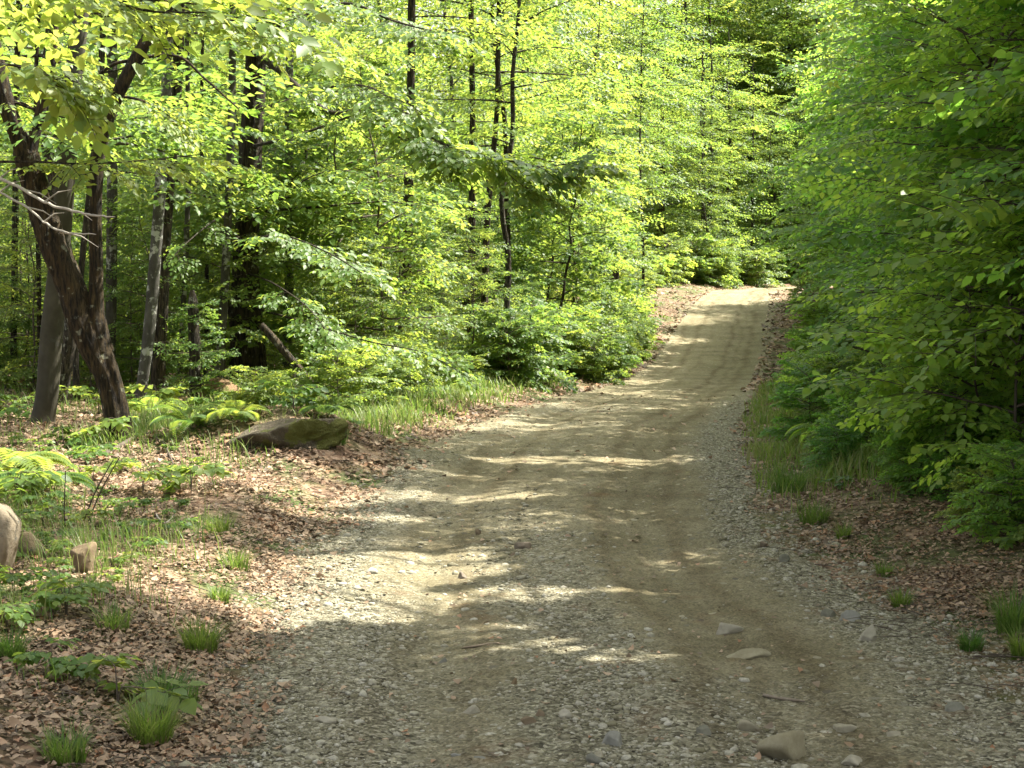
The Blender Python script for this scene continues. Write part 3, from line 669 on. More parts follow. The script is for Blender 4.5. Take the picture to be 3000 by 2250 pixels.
# left woods
L_edge = lambda y: float(xl(y))
lp = []
TALL = []
def put_left(pool, n, y0, y1, off0, dmin, smin, smax, label=None, group=None, xmax=None, clear=True):
    k = 0; tries = 0
    while k < n and tries < 6000:
        tries += 1
        y = math.sqrt(rng.uniform(y0 * y0, y1 * y1)); wl = -.36 * y - 1.5; x1 = L_edge(y) - off0
        if xmax is not None: x1 = min(x1, xmax * y)
        if x1 < wl: continue
        x = rng.uniform(wl, x1)
        if not free(x, y, lp, dmin) or (clear and (y < 27 and x < -.165 * y or y < 24.5 and x < -.08 * y)) or (not clear and pool is TALL and y < 27 and x > -.2 * y): continue
        lp.append((x, y)); k += 1
        pool[rng.integers(len(pool))].put(place(x, y), rng.random() * 6.28, rng.uniform(smin, smax), label, group)
for (px, py, sc, i) in [(1010, 1160, .45, 0), (1110, 1120, .6, 1), (1250, 1095, .7, 2), (1330, 1080, .8, 0), (590, 1190, .28, 3), (900, 1160, .32, 3), (1420, 1050, .9, 1)]:
    gp = G(px, py); lp.append((gp[0], gp[1])); NEAR[i].put(tuple(gp), rng.random() * 6, sc)
put_left(NEAR, 14, 20, 30, 1.6, 1.5, .6, 1.1)
put_left(NEAR, 34, 23, 36, 1.8, .85, .3, .6, clear=False)
put_left(NEAR, 26, 24, 36, 4.2, .8, .35, .7, clear=False)
put_left(MID, 84, 27, 54, 1.9, 1.6, .7, 1.15)
put_left(FAR, 46, 50, 95, 2.2, 2.6, .7, 1.15, L_L, G_L)
# woods beyond the bend
for k in range(84):
    for _ in range(50):
        y = rng.uniform(72, 112); x = rng.uniform(-.02 * y, .40 * y) if k < 40 else rng.uniform(.08 * y, .28 * y)
        if free(x, y, lp, 2.3) and not (xl(y) - 1.6 < x < xr(y) + 1.5): break
    else: continue
    if y < 86 and x < xl(y) and x > xl(y) - 1.5: continue
    lp.append((x, y)); FAR[rng.integers(3)].put(place(x, y), rng.random() * 6, rng.uniform(.8, 1.2) * (1.7 if y > 84 else 1))
# far right, behind the wall
for k in range(26):
    y = rng.uniform(14, 70); x = float(xr(y)) + rng.uniform(9, 15)
    FAR[rng.integers(3)].put(place(x, y), rng.random() * 6, rng.uniform(.6, .85), 'green tree standing deep behind the wall of bushes at the right', 'trees behind the right hand bushes')
for i in range(14):
    y = 77 + i * 1.1; x = y * (.085 + .085 * ((i * 5) % 14) / 14)
    if x < xl(y) - 1.2: FAR[i % 3].put(place(x, y), i * 1.7, .42 + .03 * (i % 5))
# closing mass of woods
n = 260000
y = rng.uniform(112, 128, n); x = rng.uniform(-75, 80, n); z = height(x, y) + 30 * rng.random(n) ** 1.1 * (.6 + .5 * fbm(x * .15, y * .15, 99))
k = fbm(x * .35, z * .5 + y * .2, 98) > .40; x, y, z = x[k], y[k], z[k]; n = len(x)
a = rng.random(n) * 6.28
Rm = frame(np.stack([np.cos(a), np.sin(a), -.4 * rng.random(n)], -1), np.stack([rng.normal(0, .4, n), rng.normal(0, .4, n), np.ones(n)], -1)) * rng.uniform(.3, .6, n)[:, None, None]
tag(obj('distant_woods', scatter_mesh('distant_woods', LO, Rm, np.stack([x, y, z], -1), [M_LEAF])), 'distant green woods closing the view', kind='stuff')

# ------------------------------------------------------------------ tall trees of the woods
G_T = 'tall trunks of the left woods'; L_T = 'tall thin dark trunk among many standing deep in the left woods'
TALL = []
for i, (bark, r0) in enumerate([(M_BARK, .10), (M_BARK, .08), (M_BARK, .06)]):
    TALL.append(Pool(sapling_kind('forest_tree', L_T, 'tree', 500 + i, 15.5, r0, 4.4, 2.8, 36, SPRAYS_CAN, LO, M_LEAF, bark, G_T, twigs=False, sl=1.2, nspray=6)))
put_left(TALL, 38, 21, 62, 1.5, 1.2, .8, 1.1, clear=False)
for k in range(16):
    y = rng.uniform(74, 105); x = rng.uniform(.02 * y, .36 * y)
    if xl(y) - 1.2 < x < xr(y) + 1.2: continue
    TALL[rng.integers(3)].put(place(x, y), rng.random() * 6, rng.uniform(.8, 1.1), 'tall dark trunk standing in the far woods beyond the bend', 'tall trunks beyond the bend')

class PxTree:
    """a tree drawn after its outline in the photograph, at its own distance"""
    def __init__(s, name, label, base, bark, cat='tree', group=None, d=None, seed=0):
        g = G(*base) if d is None else None
        s.d = g[1] if d is None else d
        x = P(base[0], base[1], s.d)[0]; s.base = np.array(place(x, s.d)); s.root = thing(name, label, cat, s.base, group)
        s.tb = Tubes(); s.cr = Crown(); s.cr.tw = s.tb; s.bark = bark; s.r = np.random.default_rng(900 + seed)
    def loc(s, px, py, d=None): return P(px, py, d or s.d) - s.base
    def stem(s, pts, up=None, wob=.14, sides=11, flare=1.75):
        q = []
        for i, p in enumerate(pts):
            d = p[3] if len(p) > 3 else s.d
            v = s.loc(p[0], p[1], d); q.append([*v, p[2] * .45 * d / 4758])
        if up:
            a = np.array(q[-1]); b = np.array(q[-2]); dv = (a[:3] - b[:3]); dv /= np.linalg.norm(dv); dv = dv * .5 + np.array([0, 0, .6]); dv /= np.linalg.norm(dv)
            n = 5
            for k in range(1, n + 1): q.append([*(a[:3] + dv * up * k / n + s.r.normal(0, .05, 3)), a[3] * (1 - .8 * k / n)])
        q = np.array(q)
        if flare:
            v = q[0].copy(); q[0, 2] = max(q[0, 2], .0); v[2] = min(v[2], 0) - .15; v[3] *= flare; q = np.vstack([v, q])
        c = spline(q, 7); c = c[np.concatenate([[True], np.linalg.norm(np.diff(c[:, :3], axis=0), axis=1) > 1e-4])]
        if sides >= 9:                        # resample finely and give the bark real ridges
            ln = np.concatenate([[0], np.cumsum(np.linalg.norm(np.diff(c[:, :3], axis=0), axis=1))]); u = np.linspace(0, ln[-1], max(8, int(ln[-1] / .05)))
            c2 = np.stack([np.interp(u, ln, c[:, k]) for k in range(4)], 1); s.tb.add(c2[:, :3], np.maximum(c2[:, 3], .002), sides * 3, wob, .10 if s.bark is M_BARK else .02)
        else: s.tb.add(c[:, :3], np.maximum(c[:, 3], .002), sides, wob)
        s.last = c; return c
    def crown(s, hb, ht, Rm, nl, lib=None, **k):
        st = s.last[np.argsort(s.last[:, 2])][:, :3]
        k.setdefault('twigs', False); crown_on(st, hb, ht, Rm, nl, lib or SPRAYS_CAN, s.r, s.cr, s.tb, k.pop('nspray', 5), k.pop('sl', 1.1), **k)
    def bough(s, pts, lib, n, L, start=.3, tilt=.22, twigs=True, sides=5, leafscale=1.0):
        c = s.stem(pts, None, .05, sides, None)[:, :3]
        for i in range(n):
            t = start + (1 - start) * (i + s.r.random() * .6) / n; q = min(t, .999) * (len(c) - 1); a = int(q); p = c[a] + (c[a + 1] - c[a]) * (q - a); d = c[a + 1] - c[a]; d /= np.linalg.norm(d)
            ang = (1 if i % 2 else -1) * R(s.r.uniform(15, 60)); ca, sa = math.cos(ang), math.sin(ang)
            d = np.array([d[0] * ca - d[1] * sa, d[0] * sa + d[1] * ca, d[2] * .6 - .1])
            s.cr.spray(lib, s.r, p, d, L * s.r.uniform(.7, 1.2), tilt, twigs, leafscale)
    def done(s, tmpl=HI, leafm=None): build_tree(s.root, s.tb, s.bark, leafm or M_LEAF, s.cr, tmpl=tmpl)

# grey beech at the left edge of the mound
t = PxTree('beech_tree', 'smooth grey trunk at the far left, just left of the crooked tree', (128, 1300), M_BEECH, seed=1, d=18.6)
t.stem([(128, 1300, 84), (140, 1150, 74), (152, 980, 70), (172, 800, 66), (185, 640, 62), (196, 470, 60), (212, 250, 56), (238, 0, 52), (245, -120, 48)], 6.5)
t.stem([(190, 520, 26), (212, 445, 18), (226, 425, 8)], None, .1, 6, None)
t.crown(4.5, 10, 2.3, 18); t.done(LO)
# crooked maple
t = PxTree('maple_tree', 'crooked rough barked tree with a burl and forked leaning stems at the left', (345, 1268), M_BARK, seed=2, d=16.6)
t.stem([(352, 1275, 92), (338, 1180, 82), (312, 1090, 84), (275, 1010, 96), (240, 930, 92), (205, 830, 86), (165, 730, 88), (125, 610, 86), (98, 520, 80), (80, 455, 78)], None, .2, 14)
t.stem([(85, 470, 66), (55, 400, 56), (18, 300, 52), (-15, 160, 48), (-40, 0, 42)], 3, .16, 11, None)
t.stem([(82, 470, 50), (100, 400, 36), (125, 300, 32), (150, 180, 30), (158, 80, 28), (166, -40, 26)], 4, .16, 9, None)
t.stem([(300, 1030, 70), (284, 930, 52), (282, 800, 44), (280, 620, 42), (288, 480, 40), (305, 385, 42), (345, 280, 42), (395, 180, 42), (450, 80, 38), (505, -10, 32)], 3.5, .18, 10, None)
t.stem([(255, 1010, 60), (262, 960, 56), (272, 915, 30), (276, 890, 8)], None, .2, 8, None)
t.stem([(20, 290, 14), (100, 320, 10), (190, 345, 6)], None, .1, 5, None)
t.stem([(395, 175, 14), (330, 190, 11), (265, 240, 8), (200, 290, 4)], None, .1, 5, None)
t.stem([(395, 170, 13), (520, 165, 10), (600, 230, 8), (700, 320, 4)], None, .1, 5, None)
for a, b, n, L in [([(150, 180, 10), (210, 190, 8), (300, 240, 5)], SPRAYS, 5, .6), ([(345, 280, 10), (430, 300, 8), (520, 360, 4)], SPRAYS, 6, .6), ([(110, 330, 8), (60, 300, 6), (0, 320, 4)], SPRAYS, 5, .6), ([(285, 560, 8), (240, 500, 6), (190, 480, 4)], SPRAYS, 4, .5)]:
    t.bough(a, b, n, L)
t.done(HI)
# slender trunks between the crooked tree and the large one
SL = [('grey_barked_tree', 'straight light grey trunk rising directly behind the crooked tree', [(322, 1165, 36), (326, 900, 34), (329, 600, 33), (330, 300, 32), (326, -40, 30)], M_BIRCH),
      ('lichened_tree', 'leaning trunk spotted with white lichen, left one of a close pair', [(410, 1185, 40), (436, 980, 38), (456, 750, 37), (474, 500, 36), (487, 280, 34), (492, -30, 32)], M_BIRCH),
      ('lichened_tree', 'darker thick trunk, right one of a close lichened pair', [(463, 1172, 52), (470, 950, 46), (482, 700, 44), (503, 400, 42), (518, 180, 42), (528, -40, 38)], M_BARK),
      ('slender_tree', 'thin grey trunk standing just right of the lichened pair', [(522, 1165, 20), (540, 850, 18), (552, 500, 16), (548, 100, 14), (552, -60, 12)], M_BIRCH),
      ('lichened_tree', 'pale lichened trunk standing close left of the thick dark trunk', [(640, 1132, 30), (655, 900, 28), (668, 650, 26), (678, 350, 24), (682, -30, 20)], M_BIRCH),
      ('slender_tree', 'pale trunk standing behind the leaning dead log', [(838, 1130, 32), (842, 980, 30), (850, 700, 28), (846, 400, 26), (850, -40, 24)], M_BIRCH),
      ('forest_tree', 'stout dark trunk glimpsed through low leaves in the middle of the woods', [(1182, 1098, 38), (1186, 940, 36), (1192, 780, 34), (1198, 500, 30), (1204, 200, 26), (1206, -40, 24)], M_BARK),
      ('forest_tree', 'dark trunk behind the grassy verge, left of two near the road', [(1378, 1080, 27), (1382, 800, 24), (1383, 560, 21), (1384, 330, 19), (1380, 60, 17), (1380, -40, 16)], M_BARK),
      ('forest_tree', 'dark trunk behind the grassy verge, right of two near the road', [(1412, 1075, 24), (1420, 880, 23), (1428, 640, 20), (1444, 460, 18), (1456, 300, 16), (1462, -40, 14)], M_BARK),
      ('slender_tree', 'thin dark stem at the top left corner of the woods', [(40, 1160, 22), (44, 700, 20), (50, 200, 18), (58, -40, 18)], M_BARK),
      ('slender_tree', 'thin dark stem behind the fork of the crooked tree', [(118, 1130, 16), (112, 700, 15), (105, 250, 14), (118, -40, 13)], M_BARK),
      ('slender_tree', 'thin dark stem right of the grey beech, behind the crooked tree', [(225, 1170, 24), (228, 900, 20), (286, 350, 20), (300, 100, 20), (305, -40, 18)], M_BARK),
      ('slender_tree', 'thin dark stem between the lichened pair and the thick trunk', [(600, 1130, 14), (606, 800, 13), (590, 400, 12), (596, -40, 10)], M_BARK)]
for i, (nm, lb, pts_, bk) in enumerate(SL):
    dd = [None, None, None, 24, 24, 27, 29, 36, 34, 26, 25, 22, 27][i]
    t = PxTree(nm, lb, pts_[0][:2], bk, seed=10 + i, d=dd); t.stem(pts_, 5.5); t.crown(5.2 if t.d < 26 else 6.5, 10.5, 2.0, 13); t.done(LO)
# stump-like dark snag
t = PxTree('snag', 'short dark broken trunk left of the thick dark trunk', (573, 1190), M_BARK, seed=30)
t.stem([(576, 1195, 44), (572, 1080, 36), (568, 960, 34), (566, 890, 30), (563, 850, 12)], None, .25); t.done()
# thick dark trunk with the boughs that hang over the road
t = PxTree('beech_tree', 'thickest dark trunk of the left woods, its leafy boughs reaching over the road', (722, 1150), M_BARK, seed=3)
t.stem([(722, 1155, 112), (720, 1040, 98), (716, 920, 88), (722, 760, 80), (730, 560, 74), (738, 380, 70), (748, 180, 68), (752, -40, 64)], 6, .16, 16)
t.stem([(770, 1158, 36), (766, 1050, 32), (754, 920, 26), (748, 780, 24), (752, 640, 16), (756, 580, 6)], None, .15, 9, None)
t.stem([(690, 1158, 26), (696, 1090, 20), (684, 1000, 13), (668, 880, 9), (664, 760, 6)], None, .15, 7, None)
d0 = t.d
main = [(745, 150, 26, d0), (840, 225, 19, d0 - 2.2), (960, 325, 15, d0 - 4.5), (1070, 318, 13, d0 - 6), (1180, 325, 11, d0 - 6.6), (1262, 400, 10, d0 - 7), (1340, 436, 8, d0 - 7.3), (1460, 462, 7, d0 - 7.6), (1580, 488, 5, d0 - 7.8), (1700, 474, 3, d0 - 8)]
t.bough(main, SPRAYS, 26, .62, .38, .35, leafscale=1.5)
t.bough([(1068, 320, 10, d0 - 6), (1150, 390, 8, d0 - 6.4), (1240, 440, 6, d0 - 6.8), (1355, 500, 3, d0 - 7)], SPRAYS, 8, .6, .3, .3, leafscale=1.25)
t.bough([(1462, 462, 5, d0 - 7.6), (1500, 520, 4, d0 - 7.8), (1560, 560, 3, d0 - 8)], SPRAYS, 6, .5, .1, .3, leafscale=1.2)
t.bough([(748, 100, 18, d0), (860, 60, 14, d0 - 3), (1010, 10, 11, d0 - 5.5), (1150, 60, 8, d0 - 7), (1280, 95, 5, d0 - 8)], SPRAYS, 16, .75, .3, .3, leafscale=1.2)
t.bough([(740, 330, 16, d0), (830, 300, 12, d0 - 3), (950, 260, 9, d0 - 6), (1060, 250, 6, d0 - 7.5), (1150, 290, 4, d0 - 8.3)], SPRAYS, 14, .7, .3, .3, leafscale=1.2)
t.bough([(735, 430, 13, d0), (860, 400, 10, d0 - 2), (1000, 350, 8, d0 - 4.5), (1070, 322, 6, d0 - 5.5)], SPRAYS, 5, .5, .4)
t.bough([(725, 800, 8, d0), (800, 830, 6, d0 - 2), (900, 900, 4, d0 - 4), (980, 1000, 3, d0 - 5)], SPRAYS, 7, .55, .45, .3, leafscale=1.2)
t.bough([(735, 900, 9, d0), (900, 945, 7, d0 - 2), (1080, 1000, 5, d0 - 3), (1230, 1030, 4, d0 - 3.5), (1340, 1085, 3, d0 - 3.7)], SPRAYS, 11, .6, .2, .3, leafscale=1.45)
t.bough([(728, 700, 9, d0), (830, 690, 7, d0 - 3), (960, 740, 5, d0 - 5), (1060, 800, 4, d0 - 6)], SPRAYS, 10, .6, .25, .3, leafscale=1.4)
t.bough([(722, 620, 8, d0), (640, 640, 6, d0 - 2), (560, 700, 4, d0 - 3.5), (500, 760, 3, d0 - 4)], SPRAYS, 4, .5, .3, .3)
t.crown(5.4, 10.5, 2.6, 20); t.done(HI, M_BOUGH)
# tree just out of the picture at the left: its dead and its leafy boughs reach in
t = PxTree('beech_tree', 'tree at the left edge whose bare white branches cross the crooked tree', (-260, 1500), M_BARK, d=10.5, seed=4)
t.stem([(-260, 1500, 130), (-262, 1000, 115), (-270, 400, 100), (-262, -200, 90)], 5, .15, 12)
t.bough([(-265, 300, 20), (-120, 240, 14), (0, 190, 9), (120, 215, 5), (190, 260, 3)], [make_spray(270 + i, 4, .13, .8) for i in range(3)], 9, .55, .45, .35)
t.bough([(-265, 520, 18), (-100, 480, 12), (80, 474, 8), (250, 480, 6), (420, 470, 5), (590, 452, 3)], SPRAYS, 6, .4, .5, .3)
t.bough([(-262, 60, 22), (-60, -30, 16), (200, -40, 11), (420, 30, 8), (620, 40, 5), (760, 90, 3)], SPRAYS, 7, .5, .45, .3)
t.crown(5.0, 9, 2.0, 10); t.done(HI)
for pts_ in [[(-262, 430, 26), (-110, 475, 20), (0, 522, 15), (70, 556, 14), (130, 592, 12), (200, 616, 11), (270, 632, 9), (338, 634, 5)],
             [(-262, 470, 22), (-100, 515, 16), (0, 562, 11), (75, 606, 10), (130, 650, 9), (190, 682, 8), (280, 688, 4)]]:
    tb = Tubes(); q = spline([[*(P(a, b, 10.5 - .3 * k) - t.base), w_ * .5 * 10.3 / 4758] for k, (a, b, w_) in enumerate(pts_)], 6); tb.add(q[:, :3] + .012 * np.c_[vnoise(np.arange(len(q)) * .7, k + 0 * q[:, 0], 5) - .5, vnoise(np.arange(len(q)) * .9, k + 9 + 0 * q[:, 0], 5) - .5, vnoise(np.arange(len(q)) * .8, 3 + 0 * q[:, 0], 7) - .5], q[:, 3] * .62, 6, .3)
    for k in (12, 18, 24, 30):
        if k < len(q):
            e = q[k, :3]; dv = np.array([.25, -.08, .10 * (-1) ** (k // 6)]) * rng.uniform(.5, 1); tb.add(np.array([e, e + dv * .5 + [0, 0, .02], e + dv]), [.006, .004, .001], 4)
    obj('dead_branch', tb.mesh('dead_branch', M_DEADWOOD), t.root)
# leaning dead log
t = PxTree('dead_log', 'split dark dead log leaning down to the right of the thick trunk', (925, 1150), M_BARK, 'log', d=21.5, seed=31)
t.stem([(765, 950, 20), (800, 990, 24), (850, 1050, 22), (900, 1105, 16), (930, 1140, 8)], None, .3, 9, None); t.done()
# far trunks at the bend
for i, (lb, pts_, d_) in enumerate([('left stem of a twin trunk standing at the end of the road', [(2052, 815, 22), (2055, 740, 18), (2060, 680, 16), (2062, 560, 14), (2060, 300, 12)], 76),
        ('right stem of a twin trunk standing at the end of the road', [(2074, 805, 17), (2072, 740, 14), (2072, 680, 13), (2080, 560, 12), (2085, 300, 10)], 76.5),
        ('slender crooked trunk right of the twin trunk at the end of the road', [(2118, 800, 15), (2122, 720, 13), (2128, 640, 12), (2132, 560, 11), (2140, 480, 9), (2136, 300, 8)], 78),
        ('thin dark stem standing at the far right end of the road', [(2212, 815, 12), (2206, 720, 10), (2204, 600, 9), (2206, 380, 7)], 79),
        ('dark trunk in the shade left of the road end', [(1938, 745, 15), (1940, 660, 14), (1936, 560, 12), (1940, 300, 10)], 78)]):
    t = PxTree('roadside_tree', lb, pts_[0][:2], M_BARK, d=d_, seed=40 + i); t.stem(pts_, 3.5, .15, 9); t.crown(3.6 + .4 * i, 11, 2.2, 14); t.done(LO)

# ------------------------------------------------------------------ rocks and stones
def rock(name, label, px, py, wp, hp, mat, seed, cat='stone', group=None, dep=.8, rz=0, sink=.28, ang=.7, sub=4, tiltx=0, rough=.10):
    """px, py: foot of the stone in the photograph, wp x hp its size there"""
    g = G(px, py); s = g[1] / 4758.0; V, Fc = rock_mesh(seed, sub, ang, rough)
    sx, sz = wp * .5 * s, hp * s / (2 - sink * 2) / .92; V = V * np.array([sx, sx * dep, sz])
    c, s_ = math.cos(rz), math.sin(rz); V = np.c_[V[:, 0] * c - V[:, 1] * s_, V[:, 0] * s_ + V[:, 1] * c, V[:, 2] + V[:, 0] * tiltx]
    o = obj(name, mesh_np(name, V, [Fc], [mat], cat != 'stone')); y = g[1] + sx * dep * .6; x = P(px, py, y)[0]
    o.location = (x, y, H(x, y) + sz * (1 - 2 * sink)); return tag(o, label, cat, group)
rock('boulder', 'upright tan boulder at the left picture edge beside green seedlings', 8, 1690, 150, 210, M_ROCK, 1, 'boulder', dep=.9, sink=.12)
rock('boulder', 'low tan rock leaning against the upright boulder at the left edge', 95, 1640, 85, 70, M_ROCK, 2, 'boulder', tiltx=-.5)
rock('rock', 'dark brown faceted rock standing among low green leaves, right of the tan boulders', 247, 1690, 82, 100, M_BROWNSTONE, 3, 'rock', sink=.15, ang=1)
rock('mossy_boulder', 'long low boulder with yellow green moss at the right end of the leafy mound', 850, 1310, 280, 66, M_MOSS, 4, 'boulder', dep=.6, sink=.46, ang=.9, sub=5, tiltx=.10, rough=.22)
rock('rock', 'reddish mossy rock in front of the thick dark trunk', 640, 1195, 125, 70, M_RUSTROCK, 5, 'rock', sink=.25)
rock('rock', 'flat pale rock in a grassy clearing on the left verge near the road', 1580, 1112, 95, 40, M_PALE, 6, 'rock', sink=.3, dep=.6)
ST = [('stone', 'largest flat pale stone, half buried near the bottom right of the road', 2300, 2225, 170, 70, M_PALE, .7), ('stone', 'oblong cream stone lying left of the middle of the road bottom', 1387, 2098, 58, 22, M_PALE, .6),
      ('stone', 'cream stone near two brown stones at the road bottom', 1650, 2108, 42, 26, M_PALE, .7), ('stone', 'brown tilted stone touching another brown stone', 1548, 2128, 44, 28, M_BROWNSTONE, .7),
      ('stone', 'small rounded brown stone above the tilted brown one', 1578, 2112, 30, 26, M_BROWNSTONE, .8), ('stone', 'smooth dark grey stone sunk in the middle of the road bottom', 1802, 2188, 76, 34, M_GREY, .6),
      ('stone', 'blue grey angular stone with a flat top, right of the middle of the road', 2062, 2155, 46, 30, M_GREY, .8), ('stone', 'long low cream stone right of the blue grey angular stone', 2184, 2142, 76, 24, M_PALE, .6),
      ('stone', 'pale oval stone alone at the lower right of the road', 2617, 2165, 48, 20, M_PALE, .7), ('stone', 'flat dark slate stone at the bottom left of the road', 1342, 2228, 44, 14, M_GREY, .6),
      ('stone', 'flat blue grey stone beside the dark slate one at the road bottom', 1408, 2238, 56, 20, M_GREY, .6), ('stone', 'rounded grey stone among gravel at the bottom middle', 1742, 2240, 42, 26, M_GREY, .8),
      ('stone', 'small cream stone just above the rounded grey one in the gravel', 1757, 2222, 32, 16, M_PALE, .7), ('stone', 'brown wedge stone alone in the middle of the road', 1532, 1608, 40, 22, M_BROWNSTONE, .8),
      ('stone', 'small dark upright stone in the middle of the road, farther than the brown wedge', 1400, 1566, 16, 18, M_BROWNSTONE, .8), ('stone', 'yellowish wedge rock tilted in the right edge gravel', 2542, 1880, 62, 44, M_PALE, .6),
      ('stone', 'flat grey stone pile piece left of the yellowish wedge rock', 2488, 1822, 56, 26, M_GREY, .7), ('stone', 'grey stone at the right gravel edge, left of the leaf litter', 2430, 1812, 44, 24, M_GREY, .7),
      ('stone', 'faint square slab flush in the right wheel track', 2145, 1860, 96, 30, M_PALE, .8), ('stone', 'long flush slab in the right wheel track below the square one', 2190, 1935, 110, 24, M_PALE, .8),
      ('stone', 'dark pebble at the right road edge beside the sun fleck', 2236, 1602, 30, 16, M_BROWNSTONE, .8), ('stone', 'grey stone at the right road edge below the dark pebble', 2300, 1648, 38, 18, M_GREY, .8),
      ('stone', 'small brown cube shaped stone near the lower middle of the road', 1507, 2010, 22, 20, M_BROWNSTONE, .9), ('stone', 'pale grey stone in the gravel near the right edge of the picture', 2790, 2090, 60, 26, M_GREY, .7),
      ('stone', 'dark rounded stone on the left sandy track', 1300, 1945, 34, 14, M_GREY, .7), ('stone', 'pale stone at the bottom edge right of the middle', 2490, 2246, 70, 20, M_PALE, .7),
      ('stone', 'small dark stone in the road above the cream stones', 1840, 1930, 18, 12, M_BROWNSTONE, .8), ('stone', 'flat pale stone at the left gravel edge in the bottom quarter', 950, 2122, 60, 18, M_PALE, .7),
      ('stone', 'grey stone low in the left gravel near the grass tufts', 820, 2052, 44, 16, M_GREY, .7), ('stone', 'flat tan stone right of the largest pale stone', 2470, 2150, 80, 26, M_PALE, .7),
      ('stone', 'small dark stone by the sunlit patch on the road', 1352, 1697, 28, 16, M_BROWNSTONE, .8), ('stone', 'round cream pebble in the middle distance of the right track', 1945, 1770, 20, 10, M_PALE, .8)]
for i, (nm, lb, px, py, wp, hp, mt, dp) in enumerate(ST):
    rock(nm, lb, px, py, wp, hp, mt, 20 + i, 'stone', 'stones lying in the dirt road', dp, rng.uniform(-.3, .3), .36, 1.0, 4)

# ------------------------------------------------------------------ sticks
def stick(name, label, pts_, mat, cat='stick', lift=.012):
    w_ = []
    for (a, b, t_) in pts_:
        g = G(a, b); w_.append([g[0], g[1], g[2] + lift, t_ * .5 * g[1] / 4758])
    w_ = np.array(w_); b0 = w_[0, :3].copy(); w_[:, :3] -= b0; q = spline(w_, 5); tb = Tubes(); tb.add(q[:, :3], q[:, 3], 6, .25)
    o = obj(name, tb.mesh(name, mat), None, b0); return tag(o, label, cat)
stick('stick', 'brown broken stick lying across the right part of the road', [(2236, 2044, 10), (2275, 2054, 9), (2320, 2060, 9), (2358, 2066, 5)], M_BROWNSTONE)
stick('fallen_branch', 'dead branch lying on the leafy mound below the crooked tree', [(300, 1345, 10), (352, 1316, 14), (400, 1290, 14), (445, 1276, 9)], M_TWIG, 'branch', .03)
stick('fallen_branch', 'thin grey branch curving down the front of the leafy mound', [(455, 1290, 6), (480, 1310, 7), (500, 1350, 6), (508, 1370, 4)], M_TWIG, 'branch', .03)
stick('stick', 'thin pale curved stick in the sunlit leaves left of the road', [(440, 1470, 5), (460, 1520, 6), (485, 1540, 5), (512, 1515, 3)], M_DEADWOOD, lift=.02)
stick('stick', 'dark twig lying on the left sandy track', [(1352, 1905, 5), (1400, 1900, 7), (1440, 1893, 6), (1480, 1895, 3)], M_BROWNSTONE)
stick('stick', 'long thin twig lying at the right picture edge under the bushes', [(2850, 1340, 4), (2900, 1360, 5), (2960, 1378, 5), (2998, 1388, 4)], M_DEADWOOD, lift=.15)

# ------------------------------------------------------------------ small plants
def seedling_kind(name, label, cat, seed, hh, ns, L, lib, lm, group, tmpl=HIW):
    r = np.random.default_rng(seed); root = thing(name, label, cat, (0, 0, -50), group); tb = Tubes(); cr = Crown()
    for k in range(ns):
        az = k * 2.4 + r.normal(0, .4); top = np.array([.12 * math.cos(az) * hh, .12 * math.sin(az) * hh, hh * r.uniform(.55, 1.0)])
        q = spline([[0, 0, -.04, .006], [top[0] * .3, top[1] * .3, top[2] * .5, .005], [*top, .003]], 4); tb.add(q[:, :3], q[:, 3], 5)
        cr.spray(lib, r, top, (math.cos(az), math.sin(az), .15), L * r.uniform(.8, 1.2), .15)
        if r.random() < .6: cr.spray(lib, r, top * .8, (math.cos(az + 2.2), math.sin(az + 2.2), .1), L * .7, .15)
    obj('stem', tb.mesh('stem', M_TWIG), root); Rm, T = cr.leaves(); co = obj('leaves', scatter_mesh('leaves', tmpl, Rm, T, [lm]), root); obj('twigs', cr.tw.mesh('twigs', M_TWIG), co); return root
SB = [make_spray(300 + i, 3, .165, .5) for i in range(4)]
G_S = 'seedlings dotted over the left forest floor'; L_S = 'small bright green seedling among many on the leaf covered ground left of the road'
SEED = [Pool(seedling_kind('seedling', L_S, 'seedling', 600 + i, .22 + .05 * i, 2 + i % 2, .34, SB, M_LEAF, G_S)) for i in range(4)]
def big_seed(label, px, py, sc, k, lm=None): SEED[k].put(tuple(G(px, py)), rng.random() * 6, sc * (.5 if py > 1480 else .65), label, 'larger seedlings of the verges')
for lb, px, py, sc, k in [('dark green seedling with five broad leaves over the lowest grass tufts', 345, 2085, 1.7, 0), ('dark leaved seedling at the left edge above the red stems', 150, 1985, 1.0, 1),
        ('blue green seedling at the left edge under the upright boulder', 40, 1750, 1.1, 2), ('pale bright seedling spreading flat over sunlit leaves at the left', 195, 1815, 1.2, 3),
        ('bright seedling in front of the brown faceted rock', 120, 1740, .95, 0), ('sunlit yellow green seedling nearest the mound front', 560, 1445, 1.3, 1), ('sunlit seedling left of the mound front', 420, 1450, 1.2, 2),
        ('sunlit seedling with wide leaves at the left edge over the tan boulder', 50, 1480, 1.4, 3), ('pale seedling between the grey beech and the crooked tree', 185, 1310, 1.3, 0), ('yellow green seedling against the foot of the crooked tree', 315, 1300, 1.5, 1),
        ('seedling under the thick dark trunk beside the mossy boulder', 860, 1200, 1.4, 2), ('broad leaved seedling at the right edge under the bushes', 2880, 1500, 1.2, 3), ('small seedling in the shaded leaves at the right', 2470, 1430, .8, 0),
        ('pale yellow seedling in shaded leaves below the right bushes', 2660, 1450, .9, 1), ('seedling at the left edge below the blue green one', 20, 1850, .9, 3), ('low seedling beside the dark leaved one at the left', 235, 2010, .7, 2),
        ('lush seedling at the far right edge above the grass', 2960, 1600, 1.2, 0)]:
    big_seed(lb, px, py, sc, k)
sp_ = []
